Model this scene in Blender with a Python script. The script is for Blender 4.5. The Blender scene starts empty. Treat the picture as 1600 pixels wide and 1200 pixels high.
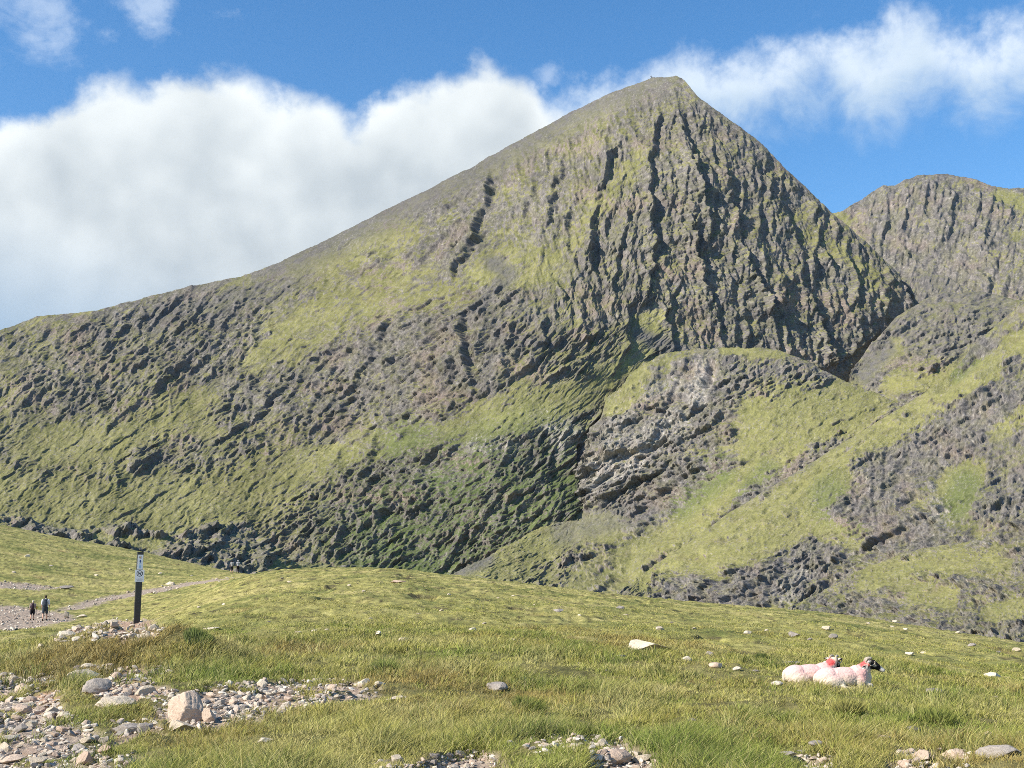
import bpy, bmesh, math, random
import numpy as np
from mathutils import Vector, Matrix, Euler

# ------------------------------------------------------------------ camera, sky, sun, exposure
random.seed(7)
RNG = np.random.default_rng(11)
SC = bpy.context.scene
C = SC.collection
F_PX = 1900.0                                   # focal length in pixels of a 1600 x 1200 frame
PITCH = math.atan(300.0 / F_PX)
cam_d = bpy.data.cameras.new('camera')
cam = bpy.data.objects.new('camera', cam_d)
C.objects.link(cam)
cam_d.sensor_width = 36.0
cam_d.lens = F_PX / 1600.0 * 36.0
cam_d.clip_start = 0.1
cam_d.clip_end = 20000.0
cam.location = (0, 0, 0)                        # eye height is the origin of the place
cam.rotation_euler = (math.pi / 2 + PITCH, 0, 0)
SC.camera = cam

SUN_EL = math.radians(36.0)
SUN_AZ = math.radians(-116.0)                   # clockwise from +Y, so from the left and a little behind
SUN_DIR = Vector((math.sin(SUN_AZ) * math.cos(SUN_EL), math.cos(SUN_AZ) * math.cos(SUN_EL), math.sin(SUN_EL)))
sun_d = bpy.data.lights.new('sun', 'SUN')
sun_d.energy = 4.6
sun_d.angle = math.radians(0.5)
sun_d.color = (1.0, 0.93, 0.82)
sun = bpy.data.objects.new('sun', sun_d)
C.objects.link(sun)
sun.rotation_euler = SUN_DIR.to_track_quat('Z', 'Y').to_euler()
sun.location = SUN_DIR * 200

SC.view_settings.view_transform = 'Standard'
SC.view_settings.look = 'None'
SC.view_settings.gamma = 1.0
SC.view_settings.use_curve_mapping = False
SC.view_settings.exposure = 0.86
SC.cycles.filter_width = 0.9
SC.cycles.use_denoising = False
SKY_STRENGTH = 0.095


# ------------------------------------------------------------------ pixel <-> direction
def ray(px, py):
    """azimuth (from +Y towards +X) and tangent of the elevation of a photo pixel"""
    px = np.asarray(px, np.float64); py = np.asarray(py, np.float64)
    u = (px - 800.0) / F_PX; v = (600.0 - py) / F_PX
    dx = u
    dy = math.cos(PITCH) - v * math.sin(PITCH)
    dz = math.sin(PITCH) + v * math.cos(PITCH)
    return np.arctan2(dx, dy), dz / np.hypot(dx, dy)


def P(px, py, r):
    az, te = ray(px, py)
    r = np.asarray(r, np.float64)
    return np.stack(np.broadcast_arrays(r * np.sin(az), r * np.cos(az), r * te), -1)


def project(X, Y, Z):
    c, s = math.cos(PITCH), math.sin(PITCH)
    f = Y * c + Z * s
    up = -Y * s + Z * c
    f = np.where(f < 0.05, 0.05, f)
    return 800.0 + F_PX * X / f, 600.0 - F_PX * up / f


# ------------------------------------------------------------------ world: Nishita sky and clouds made of noise
class Nodes:
    """a small writer of math node networks"""
    def __init__(s, tree):
        s.t = tree; s.n = tree.nodes; s.l = tree.links

    def link(s, a, sock):
        if isinstance(a, (int, float)):
            sock.default_value = a
        else:
            s.l.new(a, sock)

    def m(s, op, a, b=None, c=None, clamp=False):
        n = s.n.new('ShaderNodeMath'); n.operation = op; n.use_clamp = clamp
        for k, q in enumerate((a, b, c)):
            if q is not None: s.link(q, n.inputs[k])
        return n.outputs[0]

    def add(s, a, b): return s.m('ADD', a, b)
    def sub(s, a, b): return s.m('SUBTRACT', a, b)
    def mul(s, a, b): return s.m('MULTIPLY', a, b)

    def step(s, x, lo, hi, tolo=0.0, tohi=1.0, kind='SMOOTHSTEP'):
        n = s.n.new('ShaderNodeMapRange'); n.interpolation_type = kind
        s.link(x, n.inputs[0])
        for k, q in zip((1, 2, 3, 4), (lo, hi, tolo, tohi)): s.link(q, n.inputs[k])
        return n.outputs[0]

    def noise(s, vec, scale, detail=4.0, rough=0.5, lac=2.0, dist=0.0, off=None):
        if off is not None:
            v = s.n.new('ShaderNodeVectorMath'); v.operation = 'ADD'
            s.l.new(vec, v.inputs[0]); v.inputs[1].default_value = off; vec = v.outputs[0]
        n = s.n.new('ShaderNodeTexNoise')
        s.l.new(vec, n.inputs['Vector'])
        n.inputs['Scale'].default_value = scale
        n.inputs['Detail'].default_value = detail
        n.inputs['Roughness'].default_value = rough
        n.inputs['Lacunarity'].default_value = lac
        n.inputs['Distortion'].default_value = dist
        return n.outputs[0]

    def curve(s, x, xs, ys):
        """a Float Curve through the points (xs in 0..1, ys in 0..1)"""
        n = s.n.new('ShaderNodeFloatCurve')
        c = n.mapping.curves[0]
        n.mapping.use_clip = False
        while len(c.points) < len(xs): c.points.new(0.5, 0.5)
        for p, a, b in zip(c.points, xs, ys):
            p.location = (a, b); p.handle_type = 'AUTO'
        n.mapping.update()
        s.link(x, n.inputs['Value'])
        return n.outputs[0]

    def mix(s, f, a, b):
        n = s.n.new('ShaderNodeMix'); n.data_type = 'RGBA'
        s.link(f, n.inputs[0])
        for q, k in ((a, 6), (b, 7)):
            if isinstance(q, tuple): n.inputs[k].default_value = (*q, 1.0)
            else: s.l.new(q, n.inputs[k])
        return n.outputs[2]


world = bpy.data.worlds.new('World')
SC.world = world
world.use_nodes = True
wt = world.node_tree
wt.nodes.clear()
W = Nodes(wt)
w_out = wt.nodes.new('ShaderNodeOutputWorld')
w_bg = wt.nodes.new('ShaderNodeBackground')
wt.links.new(w_bg.outputs[0], w_out.inputs[0])
sky = wt.nodes.new('ShaderNodeTexSky')
sky.sky_type = 'NISHITA'
sky.sun_disc = False
sky.sun_elevation = SUN_EL
sky.sun_rotation = SUN_AZ
sky.altitude = 400.0
sky.air_density = 1.0
sky.dust_density = 0.3
sky.ozone_density = 2.0
tc = wt.nodes.new('ShaderNodeTexCoord')
D = tc.outputs['Generated']
sx = wt.nodes.new('ShaderNodeSeparateXYZ'); wt.links.new(D, sx.inputs[0])
AZ = W.m('ARCTAN2', sx.outputs[0], sx.outputs[1])
EL = W.m('ARCSINE', sx.outputs[2])


def deg(px, py):
    a, t = ray(px, py); return float(a), float(math.atan(t))


A0, A1 = -0.62, 0.62
def azn(a): return (a - A0) / (A1 - A0)
def curve_of(pts, x):
    q = sorted(deg(*p) for p in pts)
    return W.curve(x, [azn(a) for a, e in q], [e for a, e in q])


# warps that roll the cloud edges into billows
n_big = W.sub(W.noise(D, 9.0, 3.0, 0.55), 0.5)
n_mid = W.sub(W.noise(D, 24.0, 5.0, 0.60, off=(3.1, 1.7, 0.4)), 0.5)
n_fine = W.sub(W.noise(D, 70.0, 5.0, 0.6, off=(7.7, 2.0, 5.1)), 0.5)
vor = wt.nodes.new('ShaderNodeTexVoronoi'); vor.feature = 'SMOOTH_F1'
vor.inputs['Scale'].default_value = 26.0
vor.inputs['Smoothness'].default_value = 0.6
wt.links.new(D, vor.inputs['Vector'])
puff = W.sub(0.45, vor.outputs['Distance'])
azw = W.step(W.add(AZ, W.mul(n_mid, 0.03)), A0, A1, kind='LINEAR')

# the big cumulus on the left
top_pts = [(-340, 250), (-200, 210), (-80, 215), (0, 178), (60, 148), (120, 116), (180, 100), (225, 126), (262, 112), (310, 96), (352, 90),
           (392, 108), (425, 133), (470, 128), (520, 146), (556, 160), (600, 136), (650, 116), (705, 100), (755, 86), (805, 83),
           (832, 108), (852, 150), (885, 165), (930, 210), (1000, 300), (1100, 420)]
top = curve_of(top_pts, azw)
depth = W.sub(top, EL)                                        # radians below the cloud's top
dens = W.add(depth, W.add(W.mul(n_mid, 0.036), W.add(W.mul(n_fine, 0.014), W.mul(puff, 0.022))))
a_left = W.step(dens, -0.002, 0.024)
# light and shade of that cloud: sunlit crowns, greyer flanks and a grey blue base
crown = W.step(dens, 0.0, 0.075, 1.0, 0.0)
lit = W.add(0.42, W.add(W.mul(n_big, 1.5), W.add(W.mul(n_mid, 0.40), W.add(W.mul(puff, 0.30), W.mul(crown, 0.45)))))
lit = W.step(lit, 0.15, 1.05, 0.0, 1.0, 'LINEAR')
base_f = W.step(W.add(EL, W.mul(AZ, 0.17)), 0.22, 0.09)       # lower and further left: hazier
cl_left = W.mix(lit, (0.42, 0.47, 0.505), (0.81, 0.845, 0.84))
cl_left = W.mix(W.mul(base_f, 0.9), cl_left, (0.24, 0.36, 0.50))

# the thinner bank to the right
r_top = curve_of([(780, 130), (840, 132), (870, 134), (900, 132), (940, 112), (990, 98), (1040, 80), (1080, 68), (1120, 74), (1165, 62), (1215, 58), (1270, 30),
                  (1310, 28), (1350, 38), (1400, 8), (1440, 10), (1490, 26), (1560, 18), (1620, 14), (1720, 30), (1900, 40)], azw)
r_bot = curve_of([(780, 200), (900, 205), (1000, 210), (1100, 215), (1180, 212), (1240, 185), (1300, 168), (1345, 222), (1400, 200), (1460, 168), (1540, 205),
                  (1600, 172), (1700, 160), (1900, 170)], azw)
n_w = W.sub(W.noise(D, 15.0, 6.0, 0.62, dist=0.6, off=(1.0, 9.0, 2.0)), 0.5)
d_top = W.add(W.sub(r_top, EL), W.add(W.mul(n_mid, 0.05), W.mul(n_fine, 0.03)))
d_bot = W.add(W.sub(EL, r_bot), W.add(W.mul(n_w, 0.09), W.mul(n_fine, 0.02)))
a_right = W.mul(W.step(d_top, -0.004, 0.038), W.step(d_bot, -0.020, 0.050))
a_right = W.mul(a_right, W.step(W.add(W.mul(n_w, 1.0), W.mul(n_fine, 0.5)), -0.36, 0.10, 0.58, 0.95))
a_right = W.mul(a_right, W.step(AZ, -0.01, 0.02))
cl_right = W.mix(W.step(W.add(d_top, W.mul(n_w, 0.06)), 0.0, 0.06, 1.0, 0.0), (0.48, 0.58, 0.68), (0.80, 0.85, 0.88))

# two scraps at the upper left
def scrap(px, py, wx, wy, k):
    a, e = deg(px, py)
    da = W.mul(W.sub(AZ, a), 1.0 / wx); de = W.mul(W.sub(EL, e), 1.0 / wy)
    de = W.add(de, W.mul(da, -0.25))
    q = W.sub(1.0, W.m('SQRT', W.add(W.mul(da, da), W.mul(de, de))))
    q = W.add(q, W.add(W.mul(n_w, 3.4), W.add(W.mul(n_mid, 1.6), W.mul(n_fine, 1.0))))
    return W.step(q, 0.0, 1.3, 0.0, k)
a_s = W.m('MAXIMUM', scrap(72, 14, 0.060, 0.036, 0.42), scrap(222, 16, 0.050, 0.030, 0.46))
a_s = W.m('MAXIMUM', a_s, scrap(856, 116, 0.014, 0.012, 0.35))

# the sky itself, a little deeper in colour as a phone renders it
hs = wt.nodes.new('ShaderNodeHueSaturation')
hs.inputs['Saturation'].default_value = 1.30
hs.inputs['Value'].default_value = 1.14
wt.links.new(sky.outputs[0], hs.inputs['Color'])
skyc = hs.outputs[0]
CLOUD = 1.0 / SKY_STRENGTH * 0.78
def lifted(col):
    n = wt.nodes.new('ShaderNodeVectorMath'); n.operation = 'SCALE'
    wt.links.new(col, n.inputs[0]); n.inputs['Scale'].default_value = CLOUD
    return n.outputs[0]
col = W.mix(a_s, skyc, lifted(W.mix(0.5, (0.62, 0.70, 0.80), (0.70, 0.77, 0.85))))
col = W.mix(a_right, col, lifted(cl_right))
col = W.mix(a_left, col, lifted(cl_left))
wt.links.new(col, w_bg.inputs['Color'])
w_bg.inputs['Strength'].default_value = SKY_STRENGTH


# ------------------------------------------------------------------ numpy noise
def sm(lo, hi, x):
    t = np.clip((x - lo) / (hi - lo), 0, 1)
    return t * t * (3 - 2 * t)


_T = {}
def _tab(seed):
    if seed not in _T:
        g = np.random.default_rng(seed)
        p = g.permutation(256).astype(np.int32)
        a = g.random(256) * 2 * np.pi
        _T[seed] = (np.concatenate([p, p]), np.cos(a).astype(np.float32), np.sin(a).astype(np.float32), g.random((4, 256)).astype(np.float32))
    return _T[seed]


def pn(x, y, seed=0):
    """gradient noise, about -1..1"""
    p, gx, gy, _ = _tab(seed)
    x = np.asarray(x, np.float32); y = np.asarray(y, np.float32)
    xf = np.floor(x); yf = np.floor(y)
    xi = xf.astype(np.int32) & 255; yi = yf.astype(np.int32) & 255
    x = x - xf; y = y - yf
    u = x * x * x * (x * (x * 6 - 15) + 10); v = y * y * y * (y * (y * 6 - 15) + 10)
    pa = p[xi]; pb = p[(xi + 1) & 255]; y1 = (yi + 1) & 255
    def g(h, dx, dy): return gx[h] * dx + gy[h] * dy
    n00 = g(p[pa + yi], x, y); n10 = g(p[pb + yi], x - 1, y)
    n01 = g(p[pa + y1], x, y - 1); n11 = g(p[pb + y1], x - 1, y - 1)
    a = n00 + u * (n10 - n00); b = n01 + u * (n11 - n01)
    return (a + v * (b - a)) * 1.5


def fbm(x, y, oct=4, seed=0, gain=0.5, lac=2.03):
    s = 0.0; a = 1.0; t = 0.0
    for k in range(oct):
        s = s + a * pn(x, y, seed + k); t += a
        a *= gain; x = x * lac + 17.3; y = y * lac - 9.1
    return s / t


def ridged(x, y, oct=4, seed=0, gain=0.55, lac=2.07):
    s = 0.0; a = 1.0; t = 0.0
    for k in range(oct):
        s = s + a * (1 - 2 * np.abs(pn(x, y, seed + k))); t += a
        a *= gain; x = x * lac + 5.3; y = y * lac + 3.7
    return s / t


def facets(x, y, seed=0, tilt=1.0, ids=False, bias=0.0):
    """broken rock: every Voronoi cell is a plate with a height and a tilt of its own; returns plate height and crack distance"""
    p, _, _, rnd = _tab(seed)
    x = np.asarray(x, np.float32); y = np.asarray(y, np.float32)
    xf = np.floor(x); yf = np.floor(y)
    best = np.full(x.shape, 9.0, np.float32); second = best.copy()
    bdx = np.zeros_like(best); bdy = np.zeros_like(best); bid = np.zeros(x.shape, np.int32)
    fx = x - xf; fy = y - yf
    xi = xf.astype(np.int32); yi = yf.astype(np.int32)
    for i in (-1, 0, 1):
        for j in (-1, 0, 1):
            h = p[p[(xi + i) & 255] + ((yi + j) & 255)]
            dx = fx - i - rnd[0][h]; dy = fy - j - rnd[1][h]
            d = dx * dx + dy * dy
            near = d < best
            second = np.where(near, best, np.minimum(second, d))
            best = np.where(near, d, best)
            bdx = np.where(near, dx, bdx); bdy = np.where(near, dy, bdy); bid = np.where(near, h, bid)
    hgt = rnd[2][bid] - 0.5 + tilt * ((rnd[3][bid] - 0.5) * 1.6 * bdx + (rnd[2][(bid + 91) & 255] - 0.5) * 1.6 * bdy)
    if bias: hgt = hgt - bias * bdy
    if ids: return hgt, np.sqrt(second) - np.sqrt(best), rnd[1][(bid + 57) & 255]
    return hgt, np.sqrt(second) - np.sqrt(best)


def seg_dist(X, Y, pts):
    """distance to a polyline and the share along it"""
    best = np.full(X.shape, 1e9, np.float32); at = np.zeros(X.shape, np.float32)
    n = len(pts) - 1
    for k in range(n):
        (ax, ay), (bx, by) = pts[k][:2], pts[k + 1][:2]
        dx, dy = bx - ax, by - ay
        t = np.clip(((X - ax) * dx + (Y - ay) * dy) / (dx * dx + dy * dy + 1e-9), 0, 1)
        d = np.hypot(X - ax - t * dx, Y - ay - t * dy)
        m = d < best
        best = np.where(m, d, best); at = np.where(m, (k + t) / n, at)
    return best, at


def stroke(X, Y, pts, w, soft=None):
    soft = w if soft is None else soft
    xs = [p[0] for p in pts]; ys = [p[1] for p in pts]
    pad = w + soft + 2
    out = np.zeros(X.shape, np.float32)
    m = (X > min(xs) - pad) & (X < max(xs) + pad) & (Y > min(ys) - pad) & (Y < max(ys) + pad)
    if m.any():
        d, _ = seg_dist(X[m], Y[m], pts)
        out[m] = 1 - sm(w - soft * 0.5, w + soft, d)
    return out


def poly_in(X, Y, pts, soft):
    """1 inside a polygon, fading to 0 over soft pixels outside"""
    xs = [p[0] for p in pts]; ys = [p[1] for p in pts]
    out = np.zeros(X.shape, np.float32)
    m = (X > min(xs) - soft) & (X < max(xs) + soft) & (Y > min(ys) - soft) & (Y < max(ys) + soft)
    if not m.any(): return out
    x = X[m]; y = Y[m]
    inside = np.zeros(x.shape, bool)
    n = len(pts)
    for k in range(n):
        (ax, ay), (bx, by) = pts[k], pts[(k + 1) % n]
        c = ((ay > y) != (by > y)) & (x < (bx - ax) * (y - ay) / (by - ay + 1e-9) + ax)
        inside ^= c
    d, _ = seg_dist(x, y, list(pts) + [pts[0]])
    d = np.where(inside, -d, d)
    out[m] = 1 - sm(-soft * 0.4, soft, d)
    return out


def tps(pts):
    """thin plate spline through (x, y, value) points"""
    q = np.array(pts, float)
    xy = q[:, :2] / 400.0
    n = len(q)
    d = np.linalg.norm(xy[:, None] - xy[None], axis=-1)
    K = np.where(d > 0, d * d * np.log(d + 1e-12), 0) + np.eye(n) * 1e-3
    Pm = np.c_[np.ones(n), xy]
    M = np.block([[K, Pm], [Pm.T, np.zeros((3, 3))]])
    w = np.linalg.solve(M, np.r_[q[:, 2], 0, 0, 0])
    def f(X, Y):
        x = X / 400.0; y = Y / 400.0
        s = w[n] + w[n + 1] * x + w[n + 2] * y
        for k in range(n):
            d2 = (x - xy[k, 0]) ** 2 + (y - xy[k, 1]) ** 2
            s = s + w[k] * 0.5 * d2 * np.log(d2 + 1e-12)
        return s
    return f


# ------------------------------------------------------------------ mesh helpers
def mesh_from(name, verts, faces, smooth=True, colors=None):
    """faces: int array (n, 4) or (n, 3), or a list of such arrays"""
    me = bpy.data.meshes.new(name)
    verts = np.ascontiguousarray(verts, np.float32).reshape(-1, 3)
    if not isinstance(faces, list): faces = [faces]
    faces = [np.asarray(f, np.int32) for f in faces if len(f)]
    me.vertices.add(len(verts)); me.vertices.foreach_set('co', verts.ravel())
    nl = sum(f.size for f in faces); nf = sum(len(f) for f in faces)
    me.loops.add(nl); me.polygons.add(nf)
    me.loops.foreach_set('vertex_index', np.concatenate([f.ravel() for f in faces]))
    starts = []; s = 0
    for f in faces:
        starts.append(s + np.arange(len(f), dtype=np.int32) * f.shape[1]); s += f.size
    me.polygons.foreach_set('loop_start', np.concatenate(starts).astype(np.int32))
    me.polygons.foreach_set('use_smooth', np.full(nf, smooth, bool))
    me.update(calc_edges=True)
    if colors is not None:
        a = me.color_attributes.new('Col', 'FLOAT_COLOR', 'POINT')
        c = np.ones((len(verts), 4), np.float32); c[:, :3] = np.asarray(colors).reshape(-1, 3)
        a.data.foreach_set('color', c.ravel())
    return me


def link(name, me, mat=None, parent=None):
    o = bpy.data.objects.new(name, me); C.objects.link(o)
    if mat is not None and len(me.materials) == 0: me.materials.append(mat)
    if parent is not None: o.parent = parent
    return o


def tag(o, label=None, cat=None, group=None, kind=None):
    if label: o['label'] = label
    if cat: o['category'] = cat
    if group: o['group'] = group
    if kind: o['kind'] = kind
    return o


def empty(name, loc, rz=0.0):
    o = bpy.data.objects.new(name, None); C.objects.link(o)
    o.location = loc; o.rotation_euler = (0, 0, rz); o.empty_display_size = 0.2
    return o


def grid_faces(nr, nc, flip=False):
    i = np.arange(nr - 1)[:, None] * nc + np.arange(nc - 1)[None]
    q = np.stack([i, i + 1, i + nc + 1, i + nc], -1).reshape(-1, 4)
    return q[:, ::-1] if flip else q


def grid_normals(V):
    """V (nr, nc, 3); normals that face the eye"""
    a = np.gradient(V, axis=1); b = np.gradient(V, axis=0)
    n = np.cross(a, b)
    n /= np.linalg.norm(n, axis=-1, keepdims=True) + 1e-9
    s = np.sign((n * V).sum(-1, keepdims=True)); s[s == 0] = 1
    return -n * s


# ------------------------------------------------------------------ materials
def base_mat(name, rough=0.9, spec=0.15):
    m = bpy.data.materials.new(name); m.use_nodes = True
    t = m.node_tree
    b = t.nodes['Principled BSDF']
    b.inputs['Roughness'].default_value = rough
    b.inputs['Specular IOR Level'].default_value = spec
    return m, t, b, Nodes(t)


def attr_mat(name, scales, bump, var=0.25, rough=0.92, spec=0.1, bump_dist=1.0):
    """vertex colour, broken up by noise in metres, with a bump"""
    m, t, b, N = base_mat(name, rough, spec)
    at = t.nodes.new('ShaderNodeAttribute'); at.attribute_name = 'Col'
    tc_ = t.nodes.new('ShaderNodeTexCoord'); v = tc_.outputs['Object']
    n1 = N.noise(v, scales[0], 4, 0.6); n2 = N.noise(v, scales[1], 5, 0.65)
    k = N.add(N.mul(N.sub(n1, 0.5), var * 2.4), N.mul(N.sub(n2, 0.5), var * 3.0))
    sc = t.nodes.new('ShaderNodeVectorMath'); sc.operation = 'SCALE'
    t.links.new(at.outputs['Color'], sc.inputs[0])
    t.links.new(N.m('MAXIMUM', N.add(1.0, k), 0.2), sc.inputs['Scale'])
    t.links.new(sc.outputs[0], b.inputs['Base Color'])
    bp = t.nodes.new('ShaderNodeBump')
    bp.inputs['Strength'].default_value = bump
    bp.inputs['Distance'].default_value = bump_dist
    t.links.new(N.add(N.mul(n1, 0.6), n2), bp.inputs['Height'])
    t.links.new(bp.outputs[0], b.inputs['Normal'])
    return m


def plain_mat(name, color, rough=0.6, spec=0.3, var=0.12, scale=30.0, bump=0.0):
    m, t, b, N = base_mat(name, rough, spec)
    tc_ = t.nodes.new('ShaderNodeTexCoord')
    n = N.noise(tc_.outputs['Object'], scale, 4, 0.6)
    c2 = tuple(max(0.0, q * (1 - var)) for q in color); c1 = tuple(min(1.0, q * (1 + var)) for q in color)
    t.links.new(N.mix(n, c2, c1), b.inputs['Base Color'])
    if bump:
        bp = t.nodes.new('ShaderNodeBump'); bp.inputs['Strength'].default_value = bump; bp.inputs['Distance'].default_value = 0.01
        t.links.new(n, bp.inputs['Height']); t.links.new(bp.outputs[0], b.inputs['Normal'])
    return m


M_MOUNT = attr_mat('mountain_rock_and_grass', (0.15, 0.8), 0.6, 0.26, bump_dist=1.6)
M_GROUND = attr_mat('turf_and_soil', (2.2, 14.0), 0.7, 0.42, bump_dist=0.08)


# ------------------------------------------------------------------ the mountains: each a solid hillside sheet with its own distances
GRASS = np.array([0.158, 0.158, 0.060]); GRASS2 = np.array([0.225, 0.212, 0.092]); LUSH = np.array([0.090, 0.125, 0.040])
ROCK = np.array([0.180, 0.164, 0.147]); ROCKD = np.array([0.105, 0.098, 0.090]); PALE = np.array([0.42, 0.39, 0.34]); SCREE = np.array([0.126, 0.119, 0.114])


def rot(X, Y, a):
    c, s = math.cos(a), math.sin(a)
    return X * c + Y * s, -X * s + Y * c


def hillside(name, x0, x1, nx, ny, top, base, rf, relief, paint, back=400.0, drop=0.55, mat=None, sil=0.0, seed=0):
    xs = np.linspace(x0, x1, nx)
    tp = np.array(top, float)
    ytop = np.interp(xs, tp[:, 0], tp[:, 1])
    ytop = ytop + sil * (1.1 * fbm(xs / 55.0, xs * 0 + seed + 0.3, 3, seed + 8) + fbm(xs / 22.0, xs * 0 + seed, 4, seed) + 0.35 * pn(xs / 3.1, xs * 0 + 4.0, seed + 3))
    bp = np.array(base, float)
    yb = np.interp(xs, bp[:, 0], bp[:, 1])
    t = np.linspace(0, 1, ny)[:, None]
    Y = yb[None] + (ytop - yb)[None] * t
    X = np.broadcast_to(xs[None], Y.shape)
    R = rf(X, Y)
    V = P(X, Y, R)
    N0 = grid_normals(V)
    N0[..., 2] = np.clip(N0[..., 2], 0.05, None)
    N0 /= np.linalg.norm(N0, axis=-1, keepdims=True)
    Xf = X.astype(np.float32); Yf = Y.astype(np.float32)
    h, info = relief(Xf, Yf)
    edge = sm(0.0, 0.02, t) * (0.25 + 0.75 * sm(1.0, 0.94, t))                                   # the foot stays put
    out0 = V * np.array([1.0, 1.0, 0.0]); out0 = out0 / np.linalg.norm(out0, axis=-1, keepdims=True)
    DV = N0 * np.array([1.0, 1.0, 0.18]) - 0.45 * out0; DV = DV / np.linalg.norm(DV, axis=-1, keepdims=True)   # rock stands out level, as crags do
    V = V + DV * (h * edge)[..., None]
    N1 = grid_normals(V)
    col = paint(Xf, Yf, N1, h, info)
    # the far side of the ridge, so that the hill is solid, and a foot running down into the valley
    topv = V[-1]
    out = topv[:, :2] / np.linalg.norm(topv[:, :2], axis=1, keepdims=True)
    rows = []
    for k in range(1, 9):
        s = (k / 8.0) ** 1.4 * back
        q = topv.copy(); q[:, :2] += out * s; q[:, 2] -= s * drop * (0.35 + 0.65 * k / 8.0) + 0.2 * back * 0.02
        rows.append(q)
    foot = V[0].copy(); fo = foot[:, :2] / np.linalg.norm(foot[:, :2], axis=1, keepdims=True)
    foot[:, :2] -= fo * 25.0; foot[:, 2] -= 55.0
    V = np.concatenate([foot[None], V, np.stack(rows)], 0)
    col = np.concatenate([col[:1], col, np.repeat(col[-1:], len(rows), 0)], 0)
    me = mesh_from(name, V, grid_faces(V.shape[0], V.shape[1]), True, col)
    return tag(link(name, me, mat or M_MOUNT), kind='structure')


def lerp(a, b, f): return a + (b - a) * f[..., None]


def rock_relief(X, Y, ang, size, seed, aniso=2.6):
    """plates of broken rock with joints, long along the direction ang (radians, up to the right); unit heights"""
    w1 = fbm(X / 60, Y / 60, 3, seed + 40) * 14
    w2 = fbm(X / 60 + 9, Y / 60 + 5, 3, seed + 50) * 14
    u, v = rot(X + w1, -(Y + w2), ang)
    f1, c1 = facets(u / (size * aniso), v / size, seed, 1.0, bias=0.75)
    f2, c2 = facets(u / (size * 0.42 * aniso) + 3, v / (size * 0.42) + 7, seed + 1, 1.0, bias=0.7)
    f3, c3 = facets(u / (size * 0.17 * aniso * 0.8) + 3, v / (size * 0.17) + 1, seed + 2, 1.0, bias=0.6)
    crack = (1 - sm(0, 0.10, c1)) * 0.5 + (1 - sm(0, 0.12, c2)) * 0.22
    return f1 + 0.50 * f2 + 0.24 * f3 - crack * 0.5, c1


def ledges(X, Y, ang, period, seed, rise=0.22, gap=0.0, run=1.0, warp=0.55):
    """beds of rock: a steep riser, then a ledge falling slowly back into the slope; height in pixels and the risers"""
    wx = X + period * warp * fbm(X / (period * 2.5), Y / (period * 2.5), 3, seed)
    wy = Y + period * warp * fbm(X / (period * 2.5) + 7, Y / (period * 2.5) + 3, 3, seed + 3)
    u, v = rot(wx, -wy, ang)
    t = v / period + 0.9 * fbm(u / (period * 7 * run), v / (period * 2.4), 3, seed + 6) + (0.30 / run) * fbm(u / (period * 1.2 * run), v / (period * 0.7), 4, seed + 9)
    p = t - np.floor(t)
    saw = np.where(p < rise, p / rise, (1 - p) / (1 - rise))
    cell = np.floor(t)
    amp = sm(-0.35 + gap, 0.35 + gap, fbm(u / (period * 3.2 * run) + cell * 3.17, cell * 1.73 + v * 0, 3, seed + 12))
    return saw * amp * period, amp * (p < rise)


def multi(X, Y, ang, sx, sy, seed, octaves=5):
    """ridged multifractal, stretched along ang"""
    u, v = rot(X, -Y, ang)
    u = u / sx; v = v / sy
    out = 0.0; w = 1.0; a = 1.0
    for k in range(octaves):
        q = 1 - np.abs(pn(u, v, seed + k)) * 1.4
        q = np.clip(q, 0, 1) ** 2 * w
        out = out + q * a
        w = np.clip(q * 1.9, 0.12, 1); a *= 0.5
        u = u * 2.1 + 3.1; v = v * 2.1 + 1.7
    return out - 0.6


def outcrops(X, Y, ang, seed, density, aniso=2.2, sizes=(26, 11, 5.0)):
    """separate bosses of rock standing out of the turf, in three sizes: height in pixels and a rock mask"""
    h = np.zeros(X.shape, np.float32); rk = h.copy()
    wx = X + 9 * fbm(X / 28, Y / 24, 3, seed + 70); wy = Y + 9 * fbm(X / 28 + 4, Y / 24 + 8, 3, seed + 75)
    for k, s_ in enumerate(sizes):
        u, v = rot(wx, -wy, ang + 0.25 * (k - 1))
        f, e, i = facets(u / (s_ * aniso), v / s_, seed + 80 + k, 0.9, True, 1.3)
        on = (i < density * (0.80 if k else 0.6)).astype(np.float32)
        rise = on * np.clip(e * 3.2, 0, 1) ** 0.6
        h = h + s_ * rise * (0.13 + 0.30 * f)
        rk = np.maximum(rk, on * sm(0.03, 0.15, e))
    return h, rk


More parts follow.
